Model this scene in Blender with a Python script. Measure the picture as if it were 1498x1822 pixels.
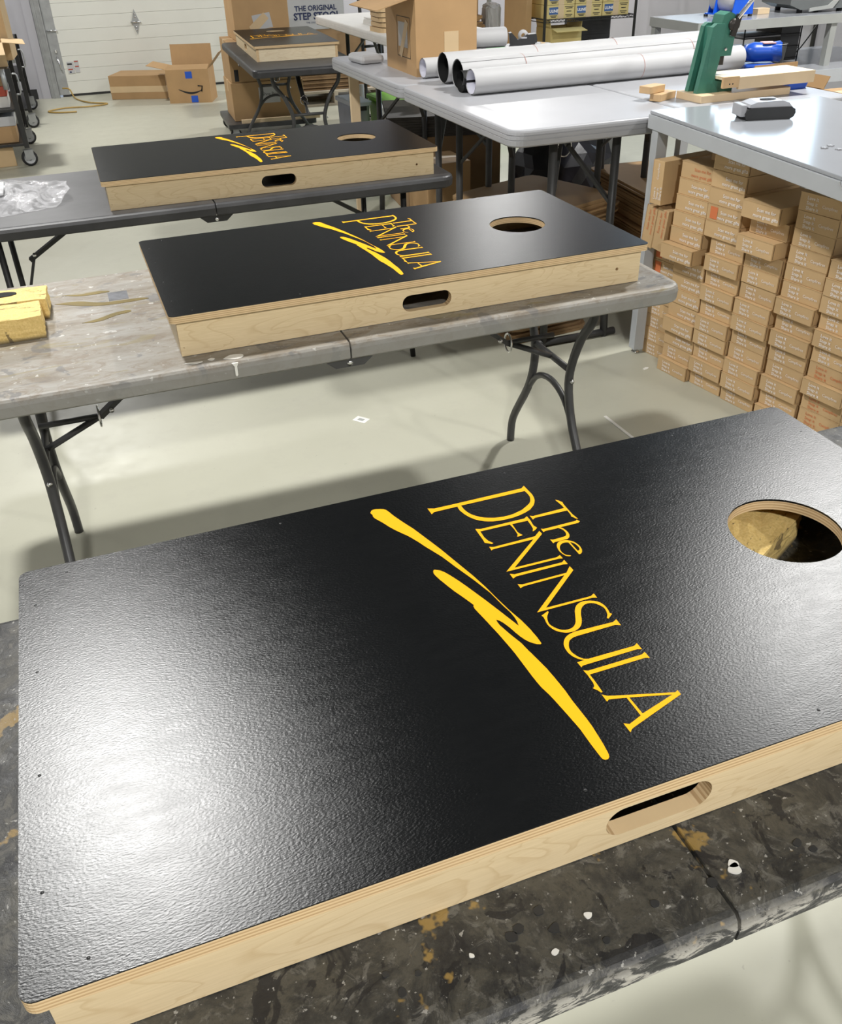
import bpy, bmesh, math, random
from mathutils import Vector, Matrix
from mathutils.geometry import tessellate_polygon
for o in list(bpy.data.objects): bpy.data.objects.remove(o)
SC = bpy.context.scene
COL = SC.collection
PI = math.pi
random.seed(7)

# ------------------------------------------------------------------ camera
cd = bpy.data.cameras.new('camera'); cam = bpy.data.objects.new('camera', cd); COL.objects.link(cam)
cd.sensor_fit = 'VERTICAL'; cd.sensor_height = 24.0; cd.sensor_width = 24.0 * 1498 / 1822
cd.lens = 24.0 * 1588.42 / 1822; cd.clip_start = 0.02; cd.clip_end = 100
RR, UU, FF = (0.935507, -0.352334, -0.026225), (0.215655, 0.51065, 0.832304), (0.279857, 0.784282, -0.553699)
cam.matrix_world = Matrix(((RR[0], UU[0], -FF[0], 0.1855), (RR[1], UU[1], -FF[1], -0.4671), (RR[2], UU[2], -FF[2], 1.562), (0, 0, 0, 1)))
SC.camera = cam

# ------------------------------------------------------------------ world, lights, exposure
SC.view_settings.view_transform = 'Standard'; SC.view_settings.look = 'None'
SC.view_settings.exposure = -0.05; SC.view_settings.gamma = 1.0; SC.view_settings.use_curve_mapping = False
w = bpy.data.worlds.new('world'); SC.world = w; w.use_nodes = True
w.node_tree.nodes['Background'].inputs[0].default_value = (0.55, 0.65, 0.8, 1)
w.node_tree.nodes['Background'].inputs[1].default_value = 0.6
CEIL = 4.6; LAMPZ = 3.7
LAMPS = [(-0.22, 2.65, 135), (3.95, 2.72, 155), (-0.3, -3.2, 255), (3.9, -3.2, 185), (-0.3, 8.6, 130), (4.9, 9.6, 160), (-4.6, -0.5, 35), (-4.6, 5.6, 35)]
for (lx, ly, lp) in LAMPS:                      # round high-bay lamps in rows; the far-left pair is added for fill
    ld = bpy.data.lights.new('high_bay_light', 'AREA'); ld.shape = 'DISK'; ld.size = 0.30
    ld.energy = lp; ld.color = (1.0, 0.99, 0.965)
    lo = bpy.data.objects.new('high_bay_light', ld); COL.objects.link(lo); lo.location = (lx, ly, LAMPZ - 0.012)
# daylight through the high window in the right wall
ld = bpy.data.lights.new('window_light', 'AREA'); ld.shape = 'RECTANGLE'; ld.size = 1.1; ld.size_y = 2.3
ld.energy = 45; ld.color = (0.62, 0.82, 1.0)
lo = bpy.data.objects.new('window_light', ld); COL.objects.link(lo); lo.location = (5.93, 6.9, 2.25); lo.rotation_euler = (0, PI / 2, 0)

# ------------------------------------------------------------------ materials
MATS = {}
def nt(name):
    m = bpy.data.materials.new(name); m.use_nodes = True; t = m.node_tree; b = t.nodes['Principled BSDF']; MATS[name] = m
    return m, t, b
def N(t, kind, **kw):
    n = t.nodes.new(kind)
    for k, v in kw.items():
        if k[0] == '_': setattr(n, k[1:], v)
        else: n.inputs[k.replace('__', ' ')].default_value = v
    return n
def coords(t, scale=(1, 1, 1), rot=(0, 0, 0)):
    tc = N(t, 'ShaderNodeTexCoord'); mp = N(t, 'ShaderNodeMapping'); mp.inputs['Scale'].default_value = scale; mp.inputs['Rotation'].default_value = rot
    t.links.new(tc.outputs['Object'], mp.inputs[0]); return mp.outputs[0]
def noise(t, co, scale, detail=3, rough=0.55, dist=0):
    n = N(t, 'ShaderNodeTexNoise'); n.inputs['Scale'].default_value = scale; n.inputs['Detail'].default_value = detail
    n.inputs['Roughness'].default_value = rough; n.inputs['Distortion'].default_value = dist
    t.links.new(co, n.inputs['Vector']); return n.outputs['Fac']
def ramp(t, fac, stops):
    r = N(t, 'ShaderNodeValToRGB'); el = r.color_ramp.elements
    while len(el) < len(stops): el.new(0.5)
    for e, (p, c) in zip(el, stops): e.position = p; e.color = (*c, 1) if len(c) == 3 else c
    t.links.new(fac, r.inputs[0]); return r.outputs[0]
def mix(t, fac, a, b):
    n = N(t, 'ShaderNodeMix', _data_type='RGBA')
    for s, v in ((0, fac), (6, a), (7, b)):
        if hasattr(v, 'is_linked') or hasattr(v, 'links'): t.links.new(v, n.inputs[s])
        elif s == 0: n.inputs[0].default_value = v
        else: n.inputs[s].default_value = (*v, 1)
    return n.outputs[2]
def bump(t, b, h, strength=0.2, dist=0.002):
    n = N(t, 'ShaderNodeBump'); n.inputs['Strength'].default_value = strength; n.inputs['Distance'].default_value = dist
    t.links.new(h, n.inputs['Height']); t.links.new(n.outputs[0], b.inputs['Normal'])
def pm(name, c, rough=0.5, var=0.10, scale=9, metal=0, bmp=0, bscale=80, spec=0.5, rnd=0.0):
    """plain painted / moulded stuff with a slight procedural mottling"""
    m, t, b = nt(name); co = coords(t)
    f = noise(t, co, scale, 4)
    col = ramp(t, f, [(0.3, tuple(max(0, x * (1 - var)) for x in c)), (0.7, tuple(min(1, x * (1 + var)) for x in c))])
    if rnd:
        oi = N(t, 'ShaderNodeObjectInfo'); hs = N(t, 'ShaderNodeHueSaturation'); mr = N(t, 'ShaderNodeMapRange')
        mr.inputs[3].default_value = 1 - rnd; mr.inputs[4].default_value = 1 + rnd
        t.links.new(oi.outputs['Random'], mr.inputs[0]); t.links.new(mr.outputs[0], hs.inputs['Value']); t.links.new(col, hs.inputs['Color']); col = hs.outputs[0]
    t.links.new(col, b.inputs['Base Color']); b.inputs['Roughness'].default_value = rough; b.inputs['Metallic'].default_value = metal
    b.inputs['Specular IOR Level'].default_value = spec
    if bmp: bump(t, b, noise(t, co, bscale, 3), bmp, 0.002)
    return m

# black paint on plywood: dull black under a satin film, the fine grain runs along the board
m, t, b = nt('board_black'); co = coords(t, (1, 2.0, 1)); co2 = coords(t, (1, 3.0, 1))
g1 = noise(t, co, 290, 2, 0.5); g2 = noise(t, co2, 26, 4, 0.6, 0.0)
t.nodes.remove(b); df = N(t, 'ShaderNodeBsdfDiffuse'); gl = N(t, 'ShaderNodeBsdfAnisotropic'); mx = N(t, 'ShaderNodeMixShader'); fn = N(t, 'ShaderNodeFresnel')
gl.distribution = 'BECKMANN'; fn.inputs['IOR'].default_value = 1.5
t.links.new(ramp(t, g2, [(0.3, (0.0045, 0.005, 0.0055)), (0.75, (0.008, 0.0085, 0.009))]), df.inputs['Color'])
t.links.new(ramp(t, g2, [(0.25, (0.34,) * 3), (0.75, (0.305,) * 3)]), gl.inputs['Roughness'])
ad = N(t, 'ShaderNodeMath', _operation='MULTIPLY_ADD'); ad.inputs[1].default_value = 0.1; t.links.new(g2, ad.inputs[0]); t.links.new(g1, ad.inputs[2])
bp_ = N(t, 'ShaderNodeBump'); bp_.inputs['Strength'].default_value = 0.28; bp_.inputs['Distance'].default_value = 0.0008
t.links.new(ad.outputs[0], bp_.inputs['Height'])
for n_ in (df, gl, fn): t.links.new(bp_.outputs[0], n_.inputs['Normal'])
sf = N(t, 'ShaderNodeMath', _operation='MULTIPLY_ADD'); sf.inputs[1].default_value = 0.40; sf.inputs[2].default_value = 0.051; t.links.new(fn.outputs[0], sf.inputs[0]); t.links.new(sf.outputs[0], mx.inputs[0]); t.links.new(df.outputs[0], mx.inputs[1]); t.links.new(gl.outputs[0], mx.inputs[2])
t.links.new(mx.outputs[0], t.nodes['Material Output'].inputs['Surface'])
# birch veneer
def birch(name, sx, sz, c0, c1, c2):
    m, t, b = nt(name); co = coords(t, (sx, 1, sz))
    n0 = noise(t, co, 2.2, 3, 0.5, 0.8); wv = N(t, 'ShaderNodeMath', _operation='MULTIPLY'); wv.inputs[1].default_value = 11.0; t.links.new(n0, wv.inputs[0])
    fr = N(t, 'ShaderNodeMath', _operation='FRACT'); t.links.new(wv.outputs[0], fr.inputs[0])
    lines = ramp(t, fr.outputs[0], [(0.0, (0.0,) * 3), (0.7, (0.1,) * 3), (0.93, (1,) * 3), (1.0, (0.1,) * 3)])
    fine = noise(t, coords(t, (3, 1, 60)), 6, 3)
    base = ramp(t, fine, [(0.3, c0), (0.7, c1)])
    lf = N(t, 'ShaderNodeMath', _operation='MULTIPLY'); lf.inputs[1].default_value = 0.42; t.links.new(lines, lf.inputs[0])
    col = mix(t, lf.outputs[0], base, c2)
    t.links.new(col, b.inputs['Base Color']); b.inputs['Roughness'].default_value = 0.5
    return m
birch('birch', 1.6, 7, (0.66, 0.52, 0.31), (0.73, 0.585, 0.365), (0.50, 0.345, 0.165))
birch('birch_pale', 1.6, 7, (0.72, 0.61, 0.42), (0.78, 0.67, 0.48), (0.58, 0.43, 0.25))
# plywood edge: plies
m, t, b = nt('ply_edge'); co = coords(t, (4, 4, 1)); sx = N(t, 'ShaderNodeSeparateXYZ'); tc = N(t, 'ShaderNodeTexCoord'); t.links.new(tc.outputs['Object'], sx.inputs[0])
ml = N(t, 'ShaderNodeMath', _operation='MULTIPLY'); ml.inputs[1].default_value = 1 / 0.0044; t.links.new(sx.outputs['Z'], ml.inputs[0])
fr = N(t, 'ShaderNodeMath', _operation='FRACT'); t.links.new(ml.outputs[0], fr.inputs[0])
st = ramp(t, fr.outputs[0], [(0.0, (0.70, 0.52, 0.29)), (0.45, (0.74, 0.56, 0.33)), (0.55, (0.46, 0.295, 0.14)), (0.95, (0.52, 0.35, 0.175)), (1.0, (0.70, 0.52, 0.29))])
t.links.new(mix(t, ramp(t, noise(t, co, 8, 4), [(0.3, (0.0,) * 3), (0.75, (0.35,) * 3)]), st, (0.60, 0.43, 0.25)), b.inputs['Base Color']); b.inputs['Roughness'].default_value = 0.6
# concrete floor with a sealed sheen
m, t, b = nt('concrete'); co = coords(t)
f1 = noise(t, co, 0.55, 5, 0.6); f2 = noise(t, co, 7, 5, 0.7)
c1 = ramp(t, f1, [(0.3, (0.405, 0.40, 0.32)), (0.7, (0.47, 0.465, 0.38))])
c2 = mix(t, ramp(t, f2, [(0.52, (0, 0, 0)), (0.8, (0.35,) * 3)]), c1, (0.37, 0.35, 0.30))
sp = noise(t, co, 60, 2); c3 = mix(t, ramp(t, sp, [(0.72, (0, 0, 0)), (0.76, (0.5,) * 3)]), c2, (0.28, 0.26, 0.22))
t.links.new(c3, b.inputs['Base Color'])
t.links.new(ramp(t, f2, [(0.3, (0.34,) * 3), (0.7, (0.48,) * 3)]), b.inputs['Roughness']); bump(t, b, f2, 0.05, 0.002)
# paint-crusted table
m, t, b = nt('crusted'); co = coords(t)
f1 = noise(t, co, 11, 8, 0.78, 0.5); f2 = noise(t, coords(t, (1, 1, 1), (0.3, 0.2, 0.5)), 42, 6, 0.75, 0.6); f3 = noise(t, coords(t, (1.2, 1, 1), (0, 0, 2)), 15, 5, 0.65, 0.9); f4 = noise(t, coords(t, (1, 1, 1), (0, 0, 0.4)), 120, 3, 0.6)
base = ramp(t, f1, [(0.36, (0.014, 0.014, 0.015)), (0.47, (0.034, 0.033, 0.029)), (0.56, (0.072, 0.067, 0.053)), (0.66, (0.02, 0.02, 0.021))])
c1 = mix(t, ramp(t, f2, [(0.54, (0, 0, 0)), (0.62, (0.6,) * 3)]), base, (0.16, 0.152, 0.13))
c2 = mix(t, ramp(t, f3, [(0.575, (0, 0, 0)), (0.60, (0.9,) * 3)]), c1, (0.012, 0.012, 0.013))
c3 = mix(t, ramp(t, noise(t, coords(t, (1, 1, 1), (0, 0, 1)), 17, 4, 0.65), [(0.63, (0, 0, 0)), (0.67, (0.7,) * 3)]), c2, (0.36, 0.23, 0.06))
c4 = mix(t, ramp(t, f4, [(0.655, (0, 0, 0)), (0.69, (0.8,) * 3)]), c3, (0.36, 0.35, 0.32))
# the lip is daubed with white and black house paint
sz = N(t, 'ShaderNodeSeparateXYZ'); tc = N(t, 'ShaderNodeTexCoord'); t.links.new(tc.outputs['Object'], sz.inputs[0])
lip = ramp(t, sz.outputs['Z'], [(0.728, (1,) * 3), (0.7475, (0,) * 3)])
daub = ramp(t, noise(t, coords(t, (1, 1, 2.0)), 26, 6, 0.72, 0.7), [(0.43, (0.02, 0.021, 0.024)), (0.5, (0.09, 0.09, 0.09)), (0.535, (0.42, 0.40, 0.36)), (0.64, (0.50, 0.485, 0.44))])
c5 = mix(t, lip, c4, daub)
t.links.new(c5, b.inputs['Base Color']); t.links.new(ramp(t, f2, [(0.3, (0.36,) * 3), (0.7, (0.66,) * 3)]), b.inputs['Roughness'])
bump(t, b, f2, 0.45, 0.003)
# worn grey table
m, t, b = nt('worn_grey'); co = coords(t)
f1 = noise(t, coords(t, (1, 3.2, 1), (0, 0, 0.25)), 5, 6, 0.7, 0.6); f2 = noise(t, coords(t, (1, 2.2, 1), (0, 0, 0.5)), 14, 6, 0.75, 1.4); f3 = noise(t, coords(t, (1, 1.3, 1), (0, 0, 0.2)), 9, 4, 0.6, 0.8)
base = ramp(t, f1, [(0.3, (0.15, 0.12, 0.085)), (0.48, (0.25, 0.228, 0.19)), (0.68, (0.32, 0.31, 0.285))])
c1 = mix(t, ramp(t, f2, [(0.50, (0, 0, 0)), (0.60, (0.6,) * 3)]), base, (0.17, 0.125, 0.08))
c2 = mix(t, ramp(t, f3, [(0.585, (0, 0, 0)), (0.63, (0.6,) * 3)]), c1, (0.10, 0.10, 0.105))
c3 = mix(t, ramp(t, noise(t, coords(t, (0.7, 3, 1), (0, 0, 0.1)), 7, 3, 0.6, 1), [(0.62, (0, 0, 0)), (0.65, (0.5,) * 3)]), c2, (0.22, 0.18, 0.07))
c4 = mix(t, ramp(t, noise(t, co, 45, 3), [(0.66, (0, 0, 0)), (0.70, (0.7,) * 3)]), c3, (0.56, 0.55, 0.52))
sz = N(t, 'ShaderNodeSeparateXYZ'); tc = N(t, 'ShaderNodeTexCoord'); t.links.new(tc.outputs['Object'], sz.inputs[0])
c5 = mix(t, ramp(t, sz.outputs['Z'], [(0.735, (0.75,) * 3), (0.748, (0,) * 3)]), c4, (0.235, 0.232, 0.215))
t.links.new(c5, b.inputs['Base Color']); b.inputs['Roughness'].default_value = 0.5; bump(t, b, f2, 0.12, 0.002)
# white moulded table etc.
pm('black_plastic', (0.035, 0.036, 0.038), 0.42, 0.35, 14, bmp=0.06)
pm('dark_grey_plastic', (0.036, 0.036, 0.038), 0.45, 0.3, 10, bmp=0.06)
pm('leg_black', (0.014, 0.014, 0.014), 0.42, 0.25)
pm('leg_grey', (0.045, 0.045, 0.045), 0.42, 0.25)
pm('white_plastic', (0.375, 0.38, 0.40), 0.4, 0.03, 5)
pm('white_paper', (0.48, 0.48, 0.485), 0.6, 0.03, 5)
pm('off_white', (0.66, 0.64, 0.60), 0.6, 0.04)
pm('paper_inside', (0.70, 0.70, 0.78), 0.6, 0.04)
pm('black_liner', (0.004, 0.004, 0.004), 0.7, 0.2)
pm('void_black', (0.010, 0.010, 0.010), 0.9, 0.1)
pm('yellow_vinyl', (1.0, 0.455, 0.003), 0.5, 0.02, 5, spec=0.15)
pm('cardboard', (0.42, 0.262, 0.122), 0.72, 0.07, 5, bmp=0.03, bscale=40, rnd=0.10)
pm('cardboard_light', (0.56, 0.40, 0.22), 0.72, 0.06, 5, rnd=0.06)
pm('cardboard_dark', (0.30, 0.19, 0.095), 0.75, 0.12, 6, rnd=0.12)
pm('mailer', (0.58, 0.395, 0.205), 0.68, 0.05, 8, bmp=0.02, bscale=60, rnd=0.07)
pm('mailer_edge', (0.20, 0.125, 0.06), 0.8, 0.1)
pm('print_white', (0.88, 0.83, 0.78), 0.7, 0.05)
pm('print_orange', (0.66, 0.19, 0.07), 0.7, 0.05)
pm('print_red', (0.40, 0.07, 0.04), 0.7, 0.05)
pm('print_black', (0.012, 0.012, 0.014), 0.6, 0.1)
pm('print_navy', (0.02, 0.03, 0.09), 0.6, 0.1)
pm('tape_tan', (0.62, 0.46, 0.27), 0.4, 0.04)
pm('tape_blue', (0.02, 0.10, 0.55), 0.35, 0.06)
pm('steel_grey', (0.34, 0.35, 0.335), 0.45, 0.05)
pm('steel_light', (0.44, 0.46, 0.48), 0.38, 0.03)
pm('bench_top', (0.34, 0.355, 0.38), 0.16, 0.02, 4)
pm('galvanised', (0.36, 0.37, 0.37), 0.42, 0.14, 12, metal=0.5)
pm('chrome', (0.72, 0.72, 0.72), 0.2, 0.05, metal=1.0)
pm('green_iron', (0.05, 0.20, 0.145), 0.38, 0.12, 10, bmp=0.03)
pm('dark_steel', (0.05, 0.045, 0.04), 0.4, 0.2, metal=0.6)
pm('wood_pale', (0.68, 0.52, 0.33), 0.55, 0.10, 4)
pm('wood_scrap', (0.60, 0.40, 0.21), 0.6, 0.14, 8)
pm('pallet_wood', (0.46, 0.40, 0.31), 0.75, 0.16, 8)
pm('blue_plastic', (0.01, 0.075, 0.45), 0.35, 0.1)
pm('blue_paint', (0.005, 0.10, 0.66), 0.35, 0.06)
pm('lime_plastic', (0.20, 0.52, 0.008), 0.38, 0.06)
pm('tote_grey', (0.52, 0.55, 0.64), 0.4, 0.08)
pm('green_pen', (0.03, 0.62, 0.05), 0.3, 0.04)
pm('charcoal', (0.03, 0.031, 0.032), 0.4, 0.15)
pm('silver_plastic', (0.46, 0.47, 0.50), 0.28, 0.03)
pm('wall_paint', (0.43, 0.425, 0.455), 0.7, 0.03, 2)
pm('ceiling_paint', (0.08, 0.08, 0.08), 0.8, 0.04, 2)
pm('door_white', (0.66, 0.66, 0.60), 0.5, 0.025, 3)
pm('cord_yellow', (0.40, 0.26, 0.07), 0.5, 0.1)
pm('rubber', (0.02, 0.02, 0.02), 0.7, 0.1)
pm('wheel_grey', (0.42, 0.43, 0.44), 0.4, 0.08)
pm('shrink_wrap', (0.62, 0.62, 0.60), 0.3, 0.2, 12, bmp=0.4, bscale=20)
pm('dark_board', (0.045, 0.04, 0.036), 0.6, 0.3, 14)
pm('bag_black', (0.012, 0.012, 0.016), 0.28, 0.3, 10, bmp=0.6, bscale=14)
pm('red_band', (0.42, 0.17, 0.13), 0.6, 0.05)
pm('uline_box', (0.60, 0.47, 0.19), 0.7, 0.05, 5, rnd=0.04)
pm('uline_blue', (0.05, 0.11, 0.27), 0.6, 0.05)
pm('yellow_item', (0.85, 0.68, 0.02), 0.4, 0.05)
pm('monitor_grey', (0.13, 0.14, 0.14), 0.4, 0.1)
pm('paint_white', (0.74, 0.73, 0.68), 0.45, 0.03)
# sponge: yellow foam smeared with black paint
m, t, b = nt('sponge'); co = coords(t); f1 = noise(t, coords(t, (1, 4, 1), (0, 0, 0.5)), 13, 4, 0.6, 1.4); f2 = noise(t, co, 240, 3)
base = ramp(t, f2, [(0.35, (0.70, 0.50, 0.17)), (0.65, (0.82, 0.61, 0.25))])
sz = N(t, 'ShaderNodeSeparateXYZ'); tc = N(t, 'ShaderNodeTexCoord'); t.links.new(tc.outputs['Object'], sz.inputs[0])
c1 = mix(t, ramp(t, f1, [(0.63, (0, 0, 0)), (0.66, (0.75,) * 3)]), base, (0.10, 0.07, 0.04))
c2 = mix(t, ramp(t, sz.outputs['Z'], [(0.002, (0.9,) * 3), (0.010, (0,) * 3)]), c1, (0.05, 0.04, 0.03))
t.links.new(c2, b.inputs['Base Color']); b.inputs['Roughness'].default_value = 0.85; bump(t, b, f2, 0.3, 0.002)
# clear plastic film
m, t, b = nt('clear_film'); co = coords(t); f1 = noise(t, co, 16, 4, 0.6, 1.5)
b.inputs['Base Color'].default_value = (0.92, 0.92, 0.95, 1); b.inputs['Roughness'].default_value = 0.12; b.inputs['Specular IOR Level'].default_value = 0.9
t.links.new(ramp(t, f1, [(0.40, (0.05,) * 3), (0.66, (0.36,) * 3)]), b.inputs['Alpha']); bump(t, b, f1, 0.5, 0.01)
m, t, b = nt('glass_pane'); co = coords(t); f1 = noise(t, co, 3, 2); b.inputs['Roughness'].default_value = 0.05
b.inputs['Alpha'].default_value = 0.15; t.links.new(ramp(t, f1, [(0, (0.8, 0.9, 1)), (1, (0.9, 0.95, 1))]), b.inputs['Base Color'])
# lit face of ceiling panel lamps
m, t, b = nt('lamp_face'); co = coords(t); f1 = noise(t, co, 3, 1)
t.links.new(ramp(t, f1, [(0, (0.95, 0.93, 0.88)), (1, (1, 0.97, 0.92))]), b.inputs['Emission Color']); b.inputs['Emission Strength'].default_value = 4.0
MT = MATS

# ------------------------------------------------------------------ mesh helpers
class B:
    def __init__(s): s.bm = bmesh.new(); s.mi = 0; s.sm = True
    def _v(s, co): return [s.bm.verts.new(c) for c in co]
    def face(s, co):
        try: f = s.bm.faces.new(s._v(co)); f.material_index = s.mi; return f
        except ValueError: return None
    def box(s, x0, x1, y0, y1, z0, z1, bev=0, mat=None):
        r = bmesh.ops.create_cube(s.bm, size=1)
        vs = r['verts']; M = Matrix.Translation(((x0 + x1) / 2, (y0 + y1) / 2, (z0 + z1) / 2)) @ Matrix.Diagonal((abs(x1 - x0), abs(y1 - y0), abs(z1 - z0), 1))
        if mat is not None: M = mat @ M
        bmesh.ops.transform(s.bm, matrix=M, verts=vs)
        fs = {f for v in vs for f in v.link_faces}
        for f in fs: f.material_index = s.mi
        if bev:
            es = {e for v in vs for e in v.link_edges}
            rr = bmesh.ops.bevel(s.bm, geom=list(es), offset=bev, segments=2, affect='EDGES', profile=0.5)
            for f in rr['faces']: f.material_index = s.mi
        return s
    def ring(s, a, b):
        n = len(a)
        for i in range(n):
            try: f = s.bm.faces.new((a[i], a[(i + 1) % n], b[(i + 1) % n], b[i])); f.material_index = s.mi; f.smooth = s.sm
            except ValueError: pass
    def tube(s, pts, r, seg=8, caps=True, radii=None):
        pts = [Vector(p) for p in pts]; prev = None; first = None; up = None
        for i, p in enumerate(pts):
            d = (pts[min(i + 1, len(pts) - 1)] - pts[max(i - 1, 0)]).normalized()
            if up is None: up = Vector((0, 0, 1)) if abs(d.z) < 0.9 else Vector((1, 0, 0))
            x = d.cross(up).normalized(); y = x.cross(d).normalized(); up = y
            k = radii[i] if radii else r
            c = s._v([p + (x * math.cos(2 * PI * j / seg) + y * math.sin(2 * PI * j / seg)) * k for j in range(seg)])
            if prev: s.ring(prev, c)
            else: first = c
            prev = c
        if caps:
            for c in (first, prev):
                try: f = s.bm.faces.new(c); f.material_index = s.mi
                except ValueError: pass
        return s
    def bar(s, p0, p1, wdt, hgt):
        p0 = Vector(p0); p1 = Vector(p1); d = (p1 - p0); L = d.length; q = d.to_track_quat('X', 'Z').to_matrix().to_4x4()
        return s.box(0, L, -wdt / 2, wdt / 2, -hgt / 2, hgt / 2, mat=Matrix.Translation(p0) @ q)
    def lathe(s, prof, c=(0, 0, 0), seg=20, axis='Z'):
        prev = None
        for (r, h) in prof:
            ring = []
            for j in range(seg):
                a = 2 * PI * j / seg; u, v = r * math.cos(a), r * math.sin(a)
                p = {'Z': (u, v, h), 'X': (h, u, v), 'Y': (u, h, v)}[axis]
                ring.append((p[0] + c[0], p[1] + c[1], p[2] + c[2]))
            ring = s._v(ring)
            if prev: s.ring(prev, ring)
            prev = ring
        return s
    def poly(s, loops, fn, z0, z1=None):
        """filled outline (first loop outer, others holes); fn maps (u, v, h) to 3-D; z1 given: extruded"""
        flat = [p for l in loops for p in l]
        tris = tessellate_polygon([[Vector((p[0], p[1], 0)) for p in l] for l in loops])
        def cap(z):
            vs = s._v([fn(p[0], p[1], z) for p in flat])
            for tr in tris:
                try: f = s.bm.faces.new([vs[i] for i in tr]); f.material_index = s.mi
                except ValueError: pass
            return vs
        a = cap(z0)
        if z1 is not None:
            cap(z1); mi = s.mi; s.mi = s.side if hasattr(s, 'side') else mi
            for l in loops:
                n = len(l)
                va = s._v([fn(p[0], p[1], z0) for p in l]); vb = s._v([fn(p[0], p[1], z1) for p in l])
                for i in range(n):
                    f = s.bm.faces.new((va[i], va[(i + 1) % n], vb[(i + 1) % n], vb[i])); f.material_index = s.mi
            s.mi = mi
        return s
    def stack(s, outline, rings, seam=0):
        """outline: convex (x, y) loop; rings: (z, inset)"""
        n = len(outline); prev = None; s.sm = False
        def off(d):
            o = []
            for i in range(n):
                p0, p, p1 = Vector(outline[i - 1]), Vector(outline[i]), Vector(outline[(i + 1) % n])
                a = (p - p0).normalized(); b_ = (p1 - p).normalized(); nn = Vector((-(a.y + b_.y), a.x + b_.x)).normalized()
                q = p + nn * d
                if seam: q.x = min(q.x, -0.0020) if seam < 0 else max(q.x, 0.0020)
                o.append(q)
            return o
        for k, (z, d) in enumerate(rings):
            c = s._v([(q.x, q.y, z) for q in off(d)])
            if prev: s.ring(prev, c)
            else:
                f = s.bm.faces.new(c); f.material_index = s.mi
            prev = c
        f = s.bm.faces.new(prev); f.material_index = s.mi
        return s
    def mesh(s, name, mats, recalc=True):
        if recalc: bmesh.ops.recalc_face_normals(s.bm, faces=s.bm.faces)
        me = bpy.data.meshes.new(name); s.bm.to_mesh(me); s.bm.free()
        for mm in ([mats] if isinstance(mats, str) else mats): me.materials.append(MT[mm])
        return me
    def obj(s, name, mats, parent=None, loc=(0, 0, 0), rz=0, recalc=True):
        return put(name, s.mesh(name, mats, recalc), parent, loc, rz)
def put(name, me, parent=None, loc=(0, 0, 0), rz=0, rot=None):
    o = bpy.data.objects.new(name, me); COL.objects.link(o); o.parent = parent; o.location = loc
    o.rotation_euler = rot if rot else (0, 0, rz)
    return o
def thing(name, label, cat, loc=(0, 0, 0), rz=0, group=None):
    o = bpy.data.objects.new(name, None); COL.objects.link(o); o.location = loc; o.rotation_euler = (0, 0, rz); o.empty_display_size = 0.05
    return tag(o, label, cat, group)
def tag(o, label, cat, group=None):
    o['label'] = label; o['category'] = cat
    if group: o['group'] = group
    return o
def struct(o): o['kind'] = 'structure'; return o
def dup(root, label, loc, rz=0, group=None):
    r = root.copy(); COL.objects.link(r); r.location = loc; r.rotation_euler = (0, 0, rz); r['label'] = label
    if group: r['group'] = group
    for ch in list(root.children):
        c = ch.copy(); COL.objects.link(c); c.parent = r
        for g in list(ch.children):
            d = g.copy(); COL.objects.link(d); d.parent = c
    return r
def rrect(x0, x1, y0, y1, r, seg=6, radii=None):
    R4 = radii or [r] * 4; out = []
    for (cx, cy, a0, q) in ((x1, y1, 0, R4[0]), (x0, y1, 1, R4[1]), (x0, y0, 2, R4[2]), (x1, y0, 3, R4[3])):
        sx = -1 if cx == x1 else 1; sy = -1 if cy == y1 else 1
        for k in range(seg + 1):
            a = PI / 2 * (a0 + k / seg); out.append((cx + sx * q + q * math.cos(a), cy + sy * q + q * math.sin(a)))
    return out
def circle(cx, cy, r, seg=32): return [(cx + r * math.cos(2 * PI * k / seg), cy + r * math.sin(2 * PI * k / seg)) for k in range(seg)]
XY = lambda u, v, h: (u, v, h)
XZ = lambda u, v, h: (u, h, v)
YZ = lambda u, v, h: (h, u, v)
def text_mesh(name, body, size, mat, align='LEFT', ext=0.0, space=1.0, bold=0.0):
    """lettering in the local XZ plane, facing -Y"""
    cu = bpy.data.curves.new(name, 'FONT'); cu.body = body; cu.size = size; cu.align_x = align; cu.space_line = space; cu.resolution_u = 2
    cu.offset = bold
    ob = bpy.data.objects.new(name, cu); COL.objects.link(ob); bpy.context.view_layer.update()
    me = bpy.data.meshes.new_from_object(ob.evaluated_get(bpy.context.evaluated_depsgraph_get()))
    bpy.data.objects.remove(ob); me.transform(Matrix.Rotation(PI / 2, 4, 'X')); me.name = name
    me.materials.clear(); me.materials.append(MT[mat]); return me

# ================================================================== the room
X0, X1, Y0, Y1 = -6.0, 6.0, -8.5, 11.15
struct(B().box(X0, X1, Y0, Y1, -0.12, 0.0).obj('floor', 'concrete'))
struct(B().box(X0, X1, Y0, Y1, CEIL, CEIL + 0.1).obj('ceiling', 'ceiling_paint'))
struct(B().box(X0 - 0.1, X0, Y0, Y1, 0, CEIL).obj('wall_left', 'wall_paint'))
struct(B().box(X0, X1, Y0 - 0.1, Y0, 0, CEIL).obj('wall_near', 'wall_paint'))
DX0, DX1, DZ = 0.24, 3.29, 3.0
b = B()
for a in ((X0, DX0 - 0.03, 0, CEIL), (DX1, X1, 0, CEIL), (DX0 - 0.03, DX1, DZ, CEIL)): b.box(a[0], a[1], Y1, Y1 + 0.12, a[2], a[3])
struct(b.obj('wall_far', 'wall_paint'))
b = B()
for a in ((Y0, 5.75, 0, CEIL), (8.05, Y1, 0, CEIL), (5.75, 8.05, 0, 1.7), (5.75, 8.05, 2.8, CEIL)): b.box(X1, X1 + 0.1, a[0], a[1], a[2], a[3])
struct(b.obj('wall_right', 'wall_paint'))
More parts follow.
